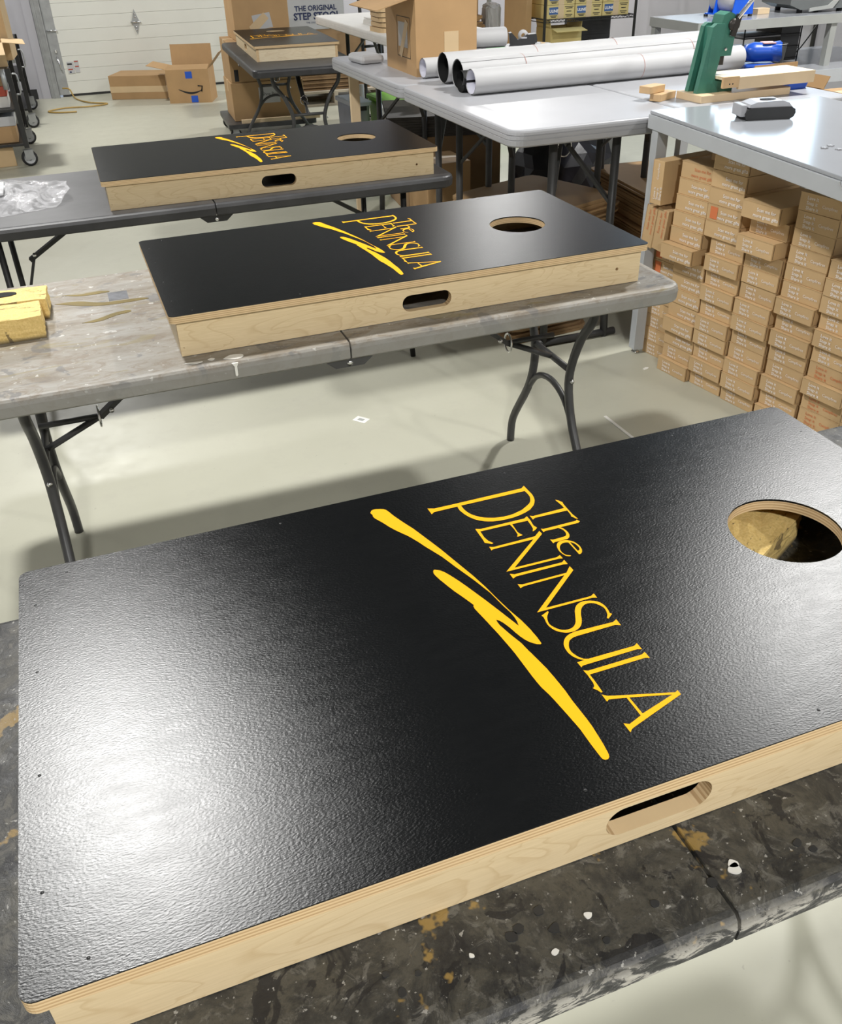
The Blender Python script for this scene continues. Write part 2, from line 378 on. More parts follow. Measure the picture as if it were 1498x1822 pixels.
wn = struct(B().poly([[(5.75, 1.7), (8.05, 1.7), (8.05, 2.8), (5.75, 2.8)], [(5.81, 1.76), (5.81, 2.74), (7.99, 2.74), (7.99, 1.76)]], YZ, X1 - 0.01, X1 + 0.06).obj('window_1', 'white_plastic'))
for k in range(2):
    ya = 5.81 + k * 1.09
    B().box(X1 + 0.02, X1 + 0.026, ya + 0.01, ya + 1.08, 1.76, 2.74).obj('pane', 'glass_pane', wn)
B().box(X1, X1 + 0.05, 6.89, 6.91, 1.76, 2.74).obj('mullion', 'white_plastic', wn)
# white sectional garage door
dr = struct(B().box(DX0, DX1, Y1 + 0.045, Y1 + 0.06, 0.02, DZ).obj('door_1', 'door_white'))
me = B().box(DX0, DX1, Y1 + 0.002, Y1 + 0.045, -0.0625, 0.0625, 0.0022).mesh('panel_rib', 'door_white')
k = 0; z = 0.085
while z < DZ - 0.05:
    put('panel_rib', me, dr, (0, 0, z)); z += 0.1265
B().box(DX0, DX1, Y1 - 0.002, Y1 + 0.03, 0.0, 0.022).obj('bottom_seal', 'rubber', dr)
hz = [(0, -0.155), (0.035, -0.05), (0.055, 0.0), (0.035, 0.05), (0, 0.155), (-0.035, 0.05), (-0.055, 0.0), (-0.035, -0.05)]
hg = B().poly([[(1.165 + u * 0.8, 0.69 + v * 0.8) for u, v in hz]], XZ, Y1 - 0.006, Y1 + 0.002).obj('hinge', 'galvanised', dr)
B().tube([(1.11, Y1 - 0.012, 0.69), (1.22, Y1 - 0.012, 0.69)], 0.009).obj('hinge_pin', 'chrome', hg)
me = B().lathe([(0.0, -0.004), (0.008, -0.004), (0.008, 0.0)], seg=8, axis='Y').mesh('rivet', 'chrome')
for (u, v) in ((0, 0.08), (0, 0.05), (0, -0.05), (0, -0.08)): put('rivet', me, hg, (1.165 + u, Y1 - 0.006, 0.69 + v))
# end stile, lock and handle on the left of the door
B().box(DX0 - 0.03, DX0 + 0.075, Y1 - 0.004, Y1 + 0.003, 0.02, 2.9).obj('end_stile', 'galvanised', dr)
lk = B().box(0.255, 0.28, Y1 - 0.02, Y1 - 0.004, 0.44, 0.47, 0.004).obj('lock', 'chrome', dr)
B().tube([(0.268, Y1 - 0.005, 0.40), (0.27, Y1 - 0.045, 0.38), (0.28, Y1 - 0.05, 0.31), (0.285, Y1 - 0.03, 0.28), (0.285, Y1 - 0.005, 0.27)], 0.008).obj('handle', 'chrome', dr)
B().tube([(0.22, Y1 - 0.014, 0.655), (0.33, Y1 - 0.014, 0.655)], 0.008).obj('roller_pin', 'chrome', dr)
st = B().box(0.352, 0.42, Y1 - 0.003, Y1 + 0.001, 0.23, 0.345).obj('safety_label', 'white_paper', dr)
B().box(0.355, 0.405, Y1 - 0.0045, Y1 - 0.003, 0.315, 0.33).obj('label_band', 'print_black', st)
B().box(0.355, 0.405, Y1 - 0.0045, Y1 - 0.003, 0.265, 0.275).obj('label_band', 'print_red', st)
B().box(0.365, 0.385, Y1 - 0.0045, Y1 - 0.003, 0.236, 0.25).obj('label_band', 'print_navy', st)
st = B().box(0.43, 0.475, Y1 - 0.003, Y1 + 0.001, 0.235, 0.355).obj('safety_label', 'white_paper', dr)
for zz in (0.34, 0.29): B().box(0.432, 0.472, Y1 - 0.0045, Y1 - 0.003, zz, zz + 0.011).obj('label_band', 'print_red', st)
tr = struct(B().poly([[(0.12, 0), (0.205, 0), (0.205, 2.95), (0.12, 2.95)]], XZ, Y1 - 0.05, Y1).obj('trim_1', 'galvanised'))
B().box(0.195, 0.205, Y1 - 0.075, Y1 - 0.05, 0, 2.95).obj('track_flange', 'galvanised', tr)
B().box(0.14, 0.15, Y1 - 0.075, Y1 - 0.05, 0, 2.95).obj('track_flange', 'galvanised', tr)
struct(B().box(0.03, 0.115, Y1 - 0.03, Y1, 0, 3.0).obj('trim_2', 'wall_paint'))
struct(B().box(-1.6, -0.02, Y1 - 0.02, Y1, 0.0, 0.1).obj('baseboard_far', 'rubber'))
# ceiling lamps: round housings with lit lenses just above the lights
hm = B().lathe([(0.0, 0.16), (0.05, 0.16), (0.06, 0.10), (0.15, 0.07), (0.19, 0.02), (0.19, 0.0), (0.0, 0.0)], seg=28).mesh('housing', 'charcoal')
lm = B().lathe([(0.16, -0.001), (0.16, -0.006), (0.0, -0.006)], seg=28).mesh('lens', 'lamp_face')
rm = B().tube([(0, 0, 0.16), (0, 0, CEIL - LAMPZ)], 0.005, 6).mesh('hanger', 'chrome')
for i, (lx, ly, lp) in enumerate(LAMPS):
    t_ = thing('ceiling_light', 'round high-bay lamp hanging from the ceiling, %s' % ['above the worn grey table', 'above the white bench', 'behind the camera on the left', 'behind the camera on the right', 'near the garage door', 'above the wire rack', 'added far-left fill, level with the nearest board', 'added far-left fill, level with the white tables'][i], 'lamp', (lx, ly, LAMPZ), 0, 'high-bay lamps')
    put('housing', hm, t_); put('lens', lm, t_); put('hanger', rm, t_)

# ================================================================== folding tables
def slab_half(L, W, H, side, lip, rc, groove):
    """one half of a fold-in-half moulded top; side -1 left, +1 right"""
    x0, x1 = (-L / 2, 0.0113) if side < 0 else (-0.0113, L / 2)
    small = 0.0165
    radii = [rc if side > 0 else small, rc if side < 0 else small, rc if side < 0 else small, rc if side > 0 else small]
    out = rrect(x0, x1, -W / 2, W / 2, 0, 7, radii)
    rings = [(H - lip, 0.010), (H - lip + 0.006, 0.002)]
    if groove: rings += [(H - lip * 0.62, 0.0), (H - lip * 0.60, 0.0015), (H - lip * 0.57, 0.0015), (H - lip * 0.55, 0.0)]
    rings += [(H - 0.016, 0.0), (H - 0.006, 0.003), (H - 0.0015, 0.008), (H, 0.014)]
    return B().stack(out, rings, side)
def wishbone(H, w=1.0):
    ys = [(0.235, H - 0.045), (0.225, H - 0.12), (0.165, 0.55), (0.118, 0.44), (0.115, 0.36), (0.15, 0.26), (0.235, 0.13), (0.262, 0.07), (0.268, 0.0)]
    return [(y * w, z) for y, z in ys]
def smooth(p, n=3):
    out = []
    for i in range(len(p) - 1):
        a, b_, c, d = [Vector(p[max(0, min(len(p) - 1, j))]) for j in (i - 1, i, i + 1, i + 2)]
        for k in range(n):
            u = k / n; out.append(0.5 * ((2 * b_) + (c - a) * u + (2 * a - 5 * b_ + 4 * c - d) * u * u + (3 * b_ - a - 3 * c + d) * u ** 3))
    out.append(Vector(p[-1])); return out
def folding_table(name, label, L, W, H, loc, rz, top, leg, style='wishbone', lip=0.045, rc=0.055, groove=False, legx=0.175, legy=0.22, fold=True, group='folding tables'):
    t_ = thing(name, label, 'table', loc, rz, group)
    if fold:
        for s in (-1, 1): slab_half(L, W, H, s, lip, rc, groove).obj('table_half', top, t_)
        for s in (-1, 1):
            y = s * (W / 2 - 0.02)
            h = B().poly([[(-0.06, H - lip - 0.001), (0.06, H - lip - 0.001), (0.035, H - lip - 0.022), (-0.035, H - lip - 0.022)]], XZ, y - 0.003, y + 0.003).obj('hinge', leg, t_)
            B().lathe([(0, -0.006), (0.007, -0.006), (0.007, 0.006), (0, 0.006)], (0, y, H - lip - 0.012), 8, 'Y').obj('hinge_pin', 'chrome', h)
    else:
        out = rrect(-L / 2, L / 2, -W / 2, W / 2, rc, 7)
        rings = [(H - lip, 0.010), (H - lip + 0.006, 0.002)]
        if groove:
            for q in (0.62, 0.36): rings += [(H - lip * q, 0.0), (H - lip * (q - 0.01), 0.002), (H - lip * (q - 0.05), 0.002), (H - lip * (q - 0.06), 0.0)]
        rings += [(H - 0.010, 0.001), (H - 0.004, 0.003), (H - 0.001, 0.008), (H, 0.014)]
        B().stack(out, rings).obj('tabletop', top, t_)
    for s in (-1, 1):
        lx = s * (L / 2 - legx)
        if style == 'wishbone':
            for q in (-1, 1):
                l_ = B().tube(smooth([(lx, q * y, z) for y, z in wishbone(H)], 3), 0.0135, 10).obj('leg', leg, t_)
                B().lathe([(0, -0.018), (0.006, -0.018), (0.007, -0.0135)], (lx, q * 0.117, 0.40), 8, 'Y').obj('bolt', 'chrome', l_)
            B().tube(smooth([(lx, -0.16, 0.245), (lx, -0.09, 0.325), (lx, 0, 0.352), (lx, 0.09, 0.325), (lx, 0.16, 0.245)], 4), 0.010, 8).obj('arch', leg, t_)
            B().tube([(lx, -0.118, 0.43), (lx, 0.118, 0.43)], 0.010, 8).obj('crossbar', leg, t_)
            B().tube([(lx, -0.26, H - 0.055), (lx, 0.26, H - 0.055)], 0.012, 8).obj('pivot_bar', leg, t_)
            kx = lx - s * 0.155; kz = 0.50
            br = B().tube([(lx, 0, 0.43), (kx, 0, kz)], 0.009, 8).bar((kx, 0, kz), (lx - s * 0.42, 0, H - lip), 0.03, 0.012).tube([(lx, 0, 0.5), (kx, 0, kz)], 0.008, 8).obj('brace', leg, t_)
            ra = [(kx + 0.004 * s, 0.024 * math.cos(a), kz + 0.028 * math.sin(a)) for a in [k_ * PI / 8 for k_ in range(17)]]
            B().tube(ra, 0.003, 6).obj('lock_ring', 'chrome', br)
            B().lathe([(0, -0.022), (0.006, -0.022), (0.007, -0.016)], (kx - s * 0.03, 0, kz + 0.018), 8, 'Y').obj('bolt', 'chrome', br)
        else:
            for q in (-1, 1):
                B().tube([(lx, q * legy, H - 0.03), (lx, q * legy, H * 0.35), (lx + s * 0.015, q * (legy + 0.01), 0.0)], 0.017 if style == 'column' else 0.0115, 10).obj('leg', leg, t_)
            if style == 'column':
                B().tube([(lx + s * 0.015, -legy - 0.06, 0.016), (lx + s * 0.015, legy + 0.06, 0.016)], 0.016, 10).obj('foot_bar', leg, t_)
                zb = H * 0.62
                for q in (-1, 1):
                    br = B().bar((lx, q * legy, zb), (lx - s * 0.17, q * 0.02, H - 0.14), 0.022, 0.012).bar((lx - s * 0.17, q * 0.02, H - 0.14), (lx - s * 0.30, q * 0.01, H - lip), 0.022, 0.012).obj('brace', 'leg_grey', t_)
                ra = [(lx - s * 0.165, 0.03 * math.cos(a), H - 0.14 + 0.04 * math.sin(a)) for a in [k_ * PI / 8 for k_ in range(17)]]
                B().tube(ra, 0.003, 6).obj('lock_ring', 'chrome', t_)
            else:
                zb = 0.55
                B().tube([(lx, -legy, 0.30), (lx, legy, 0.30)], 0.009, 8).obj('crossbar', leg, t_)
                B().tube([(lx, -legy - 0.03, H - 0.05), (lx, legy + 0.03, H - 0.05)], 0.011, 8).obj('pivot_bar', leg, t_)
                br = B().bar((lx, 0, 0.30), (lx - s * 0.09, 0, zb), 0.022, 0.01).bar((lx - s * 0.07, 0, zb - 0.02), (lx - s * 0.36, 0, H - lip), 0.03, 0.014).obj('brace', leg, t_)
                B().lathe([(0, -0.02), (0.007, -0.02), (0.008, -0.011)], (lx - s * 0.09, 0, zb), 8, 'Y').obj('bolt', 'chrome', br)
    return t_
TH = 0.7491
T1 = folding_table('folding_table', 'folding table crusted with dark dried paint under the nearest cornhole board', 1.83, 0.762, TH, (0.632, 0.279, 0), 0, 'crusted', 'leg_grey')
T2 = folding_table('folding_table', 'worn grey folding table with brown stains and wishbone legs under the middle board', 1.83, 0.762, TH, (0.695, 1.79, 0), 0, 'worn_grey', 'leg_grey')
T3 = folding_table('folding_table', 'black folding table carrying the third cornhole board and a clear plastic bag', 1.83, 0.762, TH, (0.62, 3.17, 0), 0, 'dark_grey_plastic', 'leg_black', 'straight', legx=0.18, legy=0.27)
T4 = folding_table('folding_table', 'black folding table standing end-on by the stacked cartons at the back', 1.83, 0.762, TH, (1.86, 6.93, 0), PI / 2 - 0.06, 'dark_grey_plastic', 'leg_grey', lip=0.05)
for (x0, x1, y0, y1, lab) in ((1.687, 2.452, 2.635, 3.845, 'white plastic folding table nearest the grey bench, its rounded front corner in the open'),
                              (1.687, 2.452, 3.85, 5.06, 'white plastic folding table under the big open cardboard box'),
                              (2.457, 3.222, 2.635, 3.845, 'white plastic folding table under the green arbor press'),
                              (2.457, 3.03, 3.85, 5.06, 'white plastic folding table under the tape dispenser'),
                              (2.31, 3.07, 5.63, 7.75, 'off-white table in the background holding the kraft stack')):
    far = y0 > 5
    folding_table('folding_table', lab, y1 - y0, x1 - x0, 0.914, ((x0 + x1) / 2, (y0 + y1) / 2, 0), PI / 2, 'off_white' if far else 'white_plastic', 'leg_grey' if not far else 'leg_black', 'column', lip=0.062, rc=0.06, groove=True, legx=0.135, legy=0.14, fold=False)
# dried drips and spills on the worn table
def blob(pts, z0, z1, mat, parent, name, fn=XY): return B().poly([[(p.x, p.y) for p in smooth([(x, y, 0) for x, y in pts + [pts[0]]], 4)[:-1]]], fn, z0, z1).obj(name, mat, parent)
cx, cy = 0.695, 1.79
for pts in ([(0.405, 1.437), (0.43, 1.425), (0.447, 1.43), (0.45, 1.445), (0.425, 1.452)], [(0.372, 1.447), (0.38, 1.44), (0.388, 1.447), (0.38, 1.453)], [(0.32, 1.448), (0.34, 1.437), (0.36, 1.442), (0.335, 1.447)]):
    blob([(x - cx, y - cy) for x, y in pts], TH - 0.001, TH + 0.0012, 'paint_white', T2, 'paint_drip')
B().poly([[(-0.276, TH - 0.001), (-0.262, TH - 0.001), (-0.2655, TH - 0.009), (-0.266, TH - 0.030), (-0.269, TH - 0.033), (-0.2715, TH - 0.030), (-0.271, TH - 0.009)]], XZ, -0.384, -0.379).obj('paint_drip', 'paint_white', T2)
pm('varnish', (0.17, 0.125, 0.03), 0.5, 0.2, spec=0.25)
pm('smudge_grey', (0.12, 0.125, 0.14), 0.5, 0.4, 30)
for pts in ([(0.12, 1.80), (0.16, 1.815), (0.2, 1.84), (0.235, 1.845), (0.24, 1.832), (0.205, 1.82), (0.16, 1.795)],
            [(0.06, 1.97), (0.12, 1.965), (0.18, 1.93), (0.27, 1.925), (0.29, 1.91), (0.2, 1.905), (0.14, 1.92), (0.09, 1.95)],
            [(0.08, 2.03), (0.13, 2.02), (0.18, 2.025), (0.2, 2.008), (0.13, 2.005)]):
    blob([(x - cx, y - cy) for x, y in pts], TH, TH + 0.0007, 'varnish', T2, 'varnish_spill')
B().box(0.195 - cx, 0.245 - cx, 1.935 - cy, 2.0 - cy, TH, TH + 0.0006).obj('paint_smudge', 'smudge_grey', T2)
blob([(0.43, -0.376), (0.50, -0.352), (0.57, -0.345), (0.60, -0.352), (0.52, -0.36)], TH, TH + 0.0008, 'smudge_grey', T1, 'paint_smudge')
# dried pools of dark paint standing proud on the crusted table
rr = random.Random(3)
for i in range(26):
    px = rr.uniform(-0.35, 0.55); py = rr.uniform(-0.365, -0.285); s_ = rr.uniform(0.003, 0.007)
    blob([(px + s_ * rr.uniform(0.7, 1.3) * math.cos(a), py + s_ * rr.uniform(0.5, 1.1) * math.sin(a)) for a in [k_ * PI / 3 for k_ in range(6)]], TH - 0.001, TH + 0.0012, 'charcoal' if i % 4 else 'paint_white', T1, 'paint_spot')

# ================================================================== cornhole boards
BL, BW, BH, BT, BI = 1.2192, 0.6096, 0.1009, 0.0175, 0.0142
LOGO={
'P':[[5563,5441,5657,5401,5992,5399,7047,5405,7112,5455,7114,5377,7119,5193,7103,5099,7082,5037,7050,4980,7007,4922,6913,4843,6813,4798,6705,4767,6605,4750,6498,4747,6395,4754,6298,4773,6235,4800,6186,4826,6130,4870,6079,4924,6031,5006,6000,5092,5985,5155,5975,5212,5975,5267,5982,5320,5661,5317,5616,5316,5567,5277],[6040,5323,7061,5320,7066,5216,7061,5154,7045,5104,7013,5038,6974,4992,6932,4960,6798,4878,6645,4833,6564,4824,6488,4824,6417,4835,6348,4850,6285,4877,6223,4909,6173,4949,6126,4998,6089,5052,6066,5105,6050,5166,6041,5225]],
'E':[[5992,4698,6064,4668,6733,4667,6790,4704,6795,4622,6775,4459,6797,4393,6748,4354,6701,4336,6736,4398,6748,4497,6754,4600,6515,4608,6501,4407,6510,4365,6533,4312,6494,4301,6449,4305,6478,4353,6489,4476,6482,4609,6033,4616,6026,4467,6042,4373,6086,4292,6060,4283,5978,4343,5986,4409,5988,4546]],
'N1':[[5996,4237,6049,4210,6677,4219,6790,4311,6792,4234,6112,3685,6730,3677,6786,3705,6786,3623,6731,3637,5975,3647,6627,4165,6050,4166,6013,4164,5992,4149]],
'I':[[5996,3588,6051,3557,6736,3551,6787,3588,6787,3486,6725,3505,6049,3509,5995,3483]],
'N2':[[5997,3357,6051,3328,6682,3330,6787,3438,6792,3347,6113,2801,6733,2791,6793,2822,6791,2735,6727,2756,5974,2764,6634,3294,6053,3289,5995,3270]],
'S':[[6718,2334,6703,2349,6741,2402,6760,2454,6770,2510,6765,2552,6748,2589,6724,2630,6693,2659,6660,2675,6623,2682,6586,2677,6550,2661,6518,2634,6492,2605,6463,2557,6438,2508,6421,2466,6402,2425,6378,2386,6350,2350,6316,2322,6278,2303,6243,2291,6204,2287,6160,2291,6121,2302,6086,2322,6054,2348,6024,2385,6004,2426,5991,2471,5987,2519,5991,2563,6001,2610,6005,2657,5996,2690,6107,2738,6105,2714,6061,2663,6042,2631,6028,2598,6016,2555,6012,2518,6018,2483,6031,2452,6051,2416,6075,2387,6102,2364,6133,2350,6169,2343,6202,2344,6238,2354,6270,2373,6301,2403,6325,2437,6350,2485,6373,2535,6396,2584,6423,2633,6447,2667,6473,2693,6510,2718,6549,2733,6594,2739,6637,2731,6678,2718,6715,2699,6748,2673,6777,2639,6791,2600,6799,2558,6800,2514,6794,2470,6782,2415,6801,2394]],
'U':[[6736,2258,6794,2287,6791,2172,6730,2203,6208,2201,6164,2196,6127,2182,6093,2163,6067,2131,6046,2095,6031,2059,6022,2023,6020,1985,6027,1950,6039,1914,6056,1876,6093,1830,6138,1808,6743,1799,6794,1828,6793,1716,6743,1737,6053,1735,6026,1733,6001,1714,5997,1805,6090,1807,6056,1831,6032,1856,6008,1893,5990,1930,5980,1976,5978,2023,5982,2067,5991,2108,6004,2139,6020,2169,6048,2203,6076,2229,6114,2252,6155,2267,6226,2279]],
'L':[[5997,1665,6048,1639,6741,1640,6796,1665,6797,1556,6748,1579,6030,1579,6032,1479,6026,1289,6006,1285,5986,1335,5957,1376,5986,1399,6001,1450,6004,1581]],
'A':[[5996,1259,6041,1220,6110,1194,6754,987,6794,1006,6793,940,6080,723,6034,705,5996,671,5995,808,6048,775,6222,835,6221,1115,6075,1156,6032,1165,5996,1144],[6250,1108,6705,971,6256,852]],
'T':[[7367,4930,7400,4890,7429,4833,7417,4788,7412,4638,7409,4510,7427,4366,7399,4387,7389,4418,7366,4461,7381,4495,7387,4615,6884,4624,6860,4614,6834,4594,6837,4700,6875,4675,7376,4688,7380,4762,7361,4918]],
'h':[[6833,4350,6868,4331,7371,4336,7397,4357,7419,4303,7382,4279,7095,4279,7116,4251,7128,4220,7136,4178,7138,4139,7134,4102,7126,4068,7113,4042,7095,4018,7073,4001,7051,3993,6869,3994,6852,3989,6831,3974,6832,4072,6866,4052,7042,4059,7061,4064,7077,4076,7091,4095,7099,4117,7106,4148,7106,4178,7101,4208,7091,4235,7062,4273,6864,4279,6849,4273,6829,4256]],
'e':[[6917,3637,6900,3626,6877,3637,6858,3649,6842,3676,6831,3708,6823,3745,6821,3784,6824,3828,6833,3869,6842,3896,6854,3921,6877,3951,6903,3974,6930,3985,6959,3988,6991,3985,7020,3977,7048,3960,7074,3939,7097,3909,7113,3874,7123,3835,7129,3794,7126,3754,7118,3714,7109,3687,7096,3663,7078,3641,7057,3625,7030,3623,7029,3673,7028,3916,7007,3926,6981,3932,6957,3931,6933,3925,6908,3908,6887,3889,6870,3868,6859,3846,6847,3813,6841,3781,6840,3748,6845,3720,6854,3693,6869,3669,6897,3653],[7049,3913,7069,3896,7084,3874,7096,3844,7101,3812,7103,3780,7101,3751,7088,3714,7051,3694]],
'swoosh':[[4764,5649,4796,5703,4833,5718,4873,5715,4922,5698,4969,5674,4998,5641,5015,5594,5054,5443,5125,5232,5198,5039,5276,4771,5366,4459,5457,4085,5544,3727,5596,3463,5636,3186,5680,2929,5732,2701,5757,2525,5769,2359,5768,2246,5753,2234,5715,2252,5683,2281,5648,2322,5619,2374,5592,2447,5570,2532,5544,2643,5512,2744,5486,2798,5454,2832,5450,2782,5453,2721,5495,2540,5553,2334,5573,2187,5581,2152,5606,2000,5630,1851,5642,1722,5651,1590,5658,1457,5657,1312,5664,1151,5671,994,5671,883,5664,761,5656,642,5643,535,5638,503,5628,475,5614,459,5599,450,5569,452,5557,463,5548,478,5543,531,5540,611,5537,690,5536,797,5535,906,5517,1079,5497,1252,5483,1369,5466,1483,5439,1607,5430,1705,5423,1808,5418,1956,5412,2107,5409,2197,5402,2283,5387,2436,5371,2592,5329,2898,5312,3016,5298,3114,5301,3168,5321,3199,5314,3197,5257,3368,5196,3536,5155,3677,5114,3824,5097,3907,5088,3971,5100,4022,5116,4043,5133,4042,5187,4008,5230,3946,5266,3870,5328,3713,5384,3551,5436,3384,5488,3222,5570,2938,5659,2624,5676,2712,5680,2795,5670,2909,5646,3030,5602,3329,5559,3494,5514,3658,5412,3976,5325,4269,5264,4421,5201,4573,5154,4705,5103,4828,5063,4913,5019,4988,4959,5092,4902,5212,4855,5335,4803,5449,4780,5498,4771,5545,4778,5592]],
}
def loops(k): return [[(q[i] / 1e4, q[i + 1] / 1e4) for i in range(0, len(q), 2)] for q in LOGO[k]]
def cornhole_board(label, loc, rz):
    t_ = thing('cornhole_board', label, 'cornhole board', loc, rz, 'cornhole boards on the tables')
    z1 = BH; z0 = BH - BT
    b = B(); out = rrect(0, BL, 0, BW, 0.013, 6); hole = circle(0.9906, 0.3048, 0.0762, 64)
    b.poly([out, hole], XY, z1); b.mi = 1; b.poly([out, hole], XY, z0); b.mi = 0
    def wall(l, rings):
        n = len(l)
        for (za, ma) in rings:
            b.mi = ma[2]; va = b._v([(p[0], p[1], za) for p in l]); vb = b._v([(p[0], p[1], ma[1]) for p in l])
            for i in range(n): f = b.bm.faces.new((va[i], va[(i + 1) % n], vb[(i + 1) % n], vb[i])); f.material_index = b.mi
    wall(out, [(z0, (0, z1 - 0.0018, 1)), (z1 - 0.0018, (0, z1, 0))]); wall(hole, [(z0, (0, z1 - 0.003, 1)), (z1 - 0.003, (0, z1, 0))])
    bmesh.ops.remove_doubles(b.bm, verts=b.bm.verts, dist=1e-6)
    top = b.obj('top_panel', ['board_black', 'ply_edge'], t_)
    # brad holes filled with black along the edges
    me = B().lathe([(0.0, 0.0003), (0.0017, 0.0003), (0.0019, 0.0)], seg=8).mesh('brad_head', 'leg_black')
    for (x, y) in ((0.02, 0.10), (0.02, 0.24), (0.02, 0.40), (0.02, 0.53), (0.055, 0.022), (0.30, 0.02), (0.52, 0.02), (0.80, 0.02), (1.05, 0.02), (0.06, 0.588), (0.35, 0.59), (0.7, 0.59), (1.0, 0.59), (1.198, 0.12), (1.198, 0.35), (1.198, 0.52)):
        put('brad_head', me, top, (x, y, z1))
    # long side panels, hand slot and bolt hole cut through
    slot = rrect(BL / 2 - 0.0635, BL / 2 + 0.0635, 0.018, 0.0585, 0.0202, 8)
    for q in (0, 1):
        ya, yb = (BI, BI + 0.018) if q == 0 else (BW - BI - 0.018, BW - BI)
        b = B(); b.side = 1
        b.poly([[(BI, 0), (BL - BI, 0), (BL - BI, z0), (BI, z0)], slot, circle(1.137, 0.041, 0.0042, 12), circle(BL - 1.137, 0.041, 0.0042, 12) if q else circle(BI + 0.008, 0.02, 0.0012, 6)], XZ, ya, yb)
        side = b.obj('side_panel', ['birch', 'ply_edge'], t_)
        o2 = rrect(BL / 2 - 0.0665, BL / 2 + 0.0665, 0.015, 0.0615, 0.0232, 8)
    for q in (0, 1):
        xa, xb = (BI, BI + 0.018) if q == 0 else (BL - BI - 0.018, BL - BI)
        b = B(); b.box(xa, xb, BI + 0.0182, BW - BI - 0.0182, 0, z0); b.obj('end_panel', 'birch_pale', t_)
    b = B()
    for k in ('P', 'E', 'N1', 'I', 'N2', 'S', 'U', 'L', 'A', 'T', 'h', 'e'): b.poly(loops(k), XY, z1 + 0.0003)
    b.obj('lettering', 'yellow_vinyl', t_)
    b = B(); b.poly(loops('swoosh'), XY, z1 + 0.0003); b.obj('brush_stroke', 'yellow_vinyl', t_)
    return t_
BD = cornhole_board('nearest and largest black cornhole board with yellow lettering, on the paint-crusted table', (0, 0, TH + 0.0013), 0)
dup(BD, 'black cornhole board on the worn grey table, second from the camera', (0.3068, 1.4716, TH + 0.0013), 0.004)
dup(BD, 'black cornhole board on the black table with the clear bag, third from the camera', (0.2565, 2.8419, TH), -0.0106)
dup(BD, 'distant brownish-black cornhole board seen end-on by the stacked cartons', (2.14, 6.42, TH), PI / 2 - 0.07)

# ================================================================== things on the near tables
def sponge(label, loc, rz, sx, sy, sz):
    b = B(); b.box(-sx / 2, sx / 2, -sy / 2, sy / 2, 0, sz)
    bmesh.ops.subdivide_edges(b.bm, edges=b.bm.edges[:], cuts=7, use_grid_fill=True)
    r_ = random.Random(int(loc[0] * 1000))
    for v in b.bm.verts:
        if v.co.z > 0.001: v.co += Vector((r_.uniform(-1, 1), r_.uniform(-1, 1), r_.uniform(-1, 0.6))) * 0.0017
    o = b.obj('sponge', 'sponge', None, loc, rz); return tag(o, label, 'sponge', 'yellow painting sponges')
sp = sponge('yellow sponge with a black oval mark, rear one on the worn table', (-0.045, 1.925, TH), -0.05, 0.19, 0.105, 0.052)
pm('thumb_black', (0.012, 0.012, 0.012), 0.9, 0.2)
B().poly([[(0.03 * math.cos(a) - 0.005, 0.017 * math.sin(a) + 0.012) for a in [k_ * PI / 12 for k_ in range(24)]]], XY, 0.049, 0.0542).obj('thumb_mark', 'thumb_black', sp)
sponge('yellow sponge in front of the other, nearest edge of the worn table', (-0.065, 1.795, TH), 0.02, 0.20, 0.115, 0.055)
sponge('yellow sponge seen through the hole of the nearest board', (1.005, 0.392, TH), 0.5, 0.17, 0.10, 0.05)
tag(B().box(-0.012, 0.012, -0.008, 0.008, 0, 0.004, 0.001).obj('paper_scrap', 'paint_white', None, (-0.035, 2.03, TH), 0.3), 'tiny white scrap behind the sponges on the worn table', 'scrap')
# clear plastic bag with coloured things in it
b = B(); r_ = random.Random(5); NU, NV = 22, 14; grid = []
for i in range(NU):
    row = []
    for j in range(NV):
        u = i / (NU - 1); v_ = j / (NV - 1)
        x = -0.42 + 0.58 * u; y = -0.30 + 0.60 * v_
        # tapering sheet that bulges on the left
        y *= (1.0 - 0.55 * max(0, u - 0.45)); 
        h = 0.085 * math.sin(PI * min(1, max(0, v_))) ** 0.7 * (1 - 0.75 * u) + 0.012 * (1 - abs(2 * v_ - 1))
        h += 0.022 * math.sin(9 * u + 5 * v_) * (1 - u) * math.sin(PI * v_) + r_.uniform(-1, 1) * 0.008 * math.sin(PI * v_)
        row.append(b.bm.verts.new((x + 0.05 * math.sin(4 * v_) * u + r_.uniform(-1, 1) * 0.006, y + r_.uniform(-1, 1) * 0.006, max(0.002, h))))
    grid.append(row)
for i in range(NU - 1):
    for j in range(NV - 1): f = b.bm.faces.new((grid[i][j], grid[i + 1][j], grid[i + 1][j + 1], grid[i][j + 1])); f.smooth = (i + j) % 3 != 0
bag = tag(bpy.data.objects.new('plastic_bag', None), 'crumpled clear plastic bag at the left end of the black table', 'bag'); COL.objects.link(bag); bag.location = (-0.06, 3.20, TH)
b.obj('film', 'clear_film', bag)
B().box(-0.30, -0.02, 0.05, 0.24, 0.002, 0.012, 0.002).obj('folded_sheet', 'white_paper', bag)
B().tube(smooth([(-0.40, 0.27, 0.02), (-0.2, 0.30, 0.03), (-0.05, 0.29, 0.02)], 4), 0.012).obj('yellow_strap', 'yellow_item', bag)
B().lathe([(0, 0.0), (0.035, 0.004), (0.042, 0.02), (0.035, 0.038), (0, 0.044)], (-0.10, -0.02, 0.004), 14).obj('blue_cap', 'tape_blue', bag)
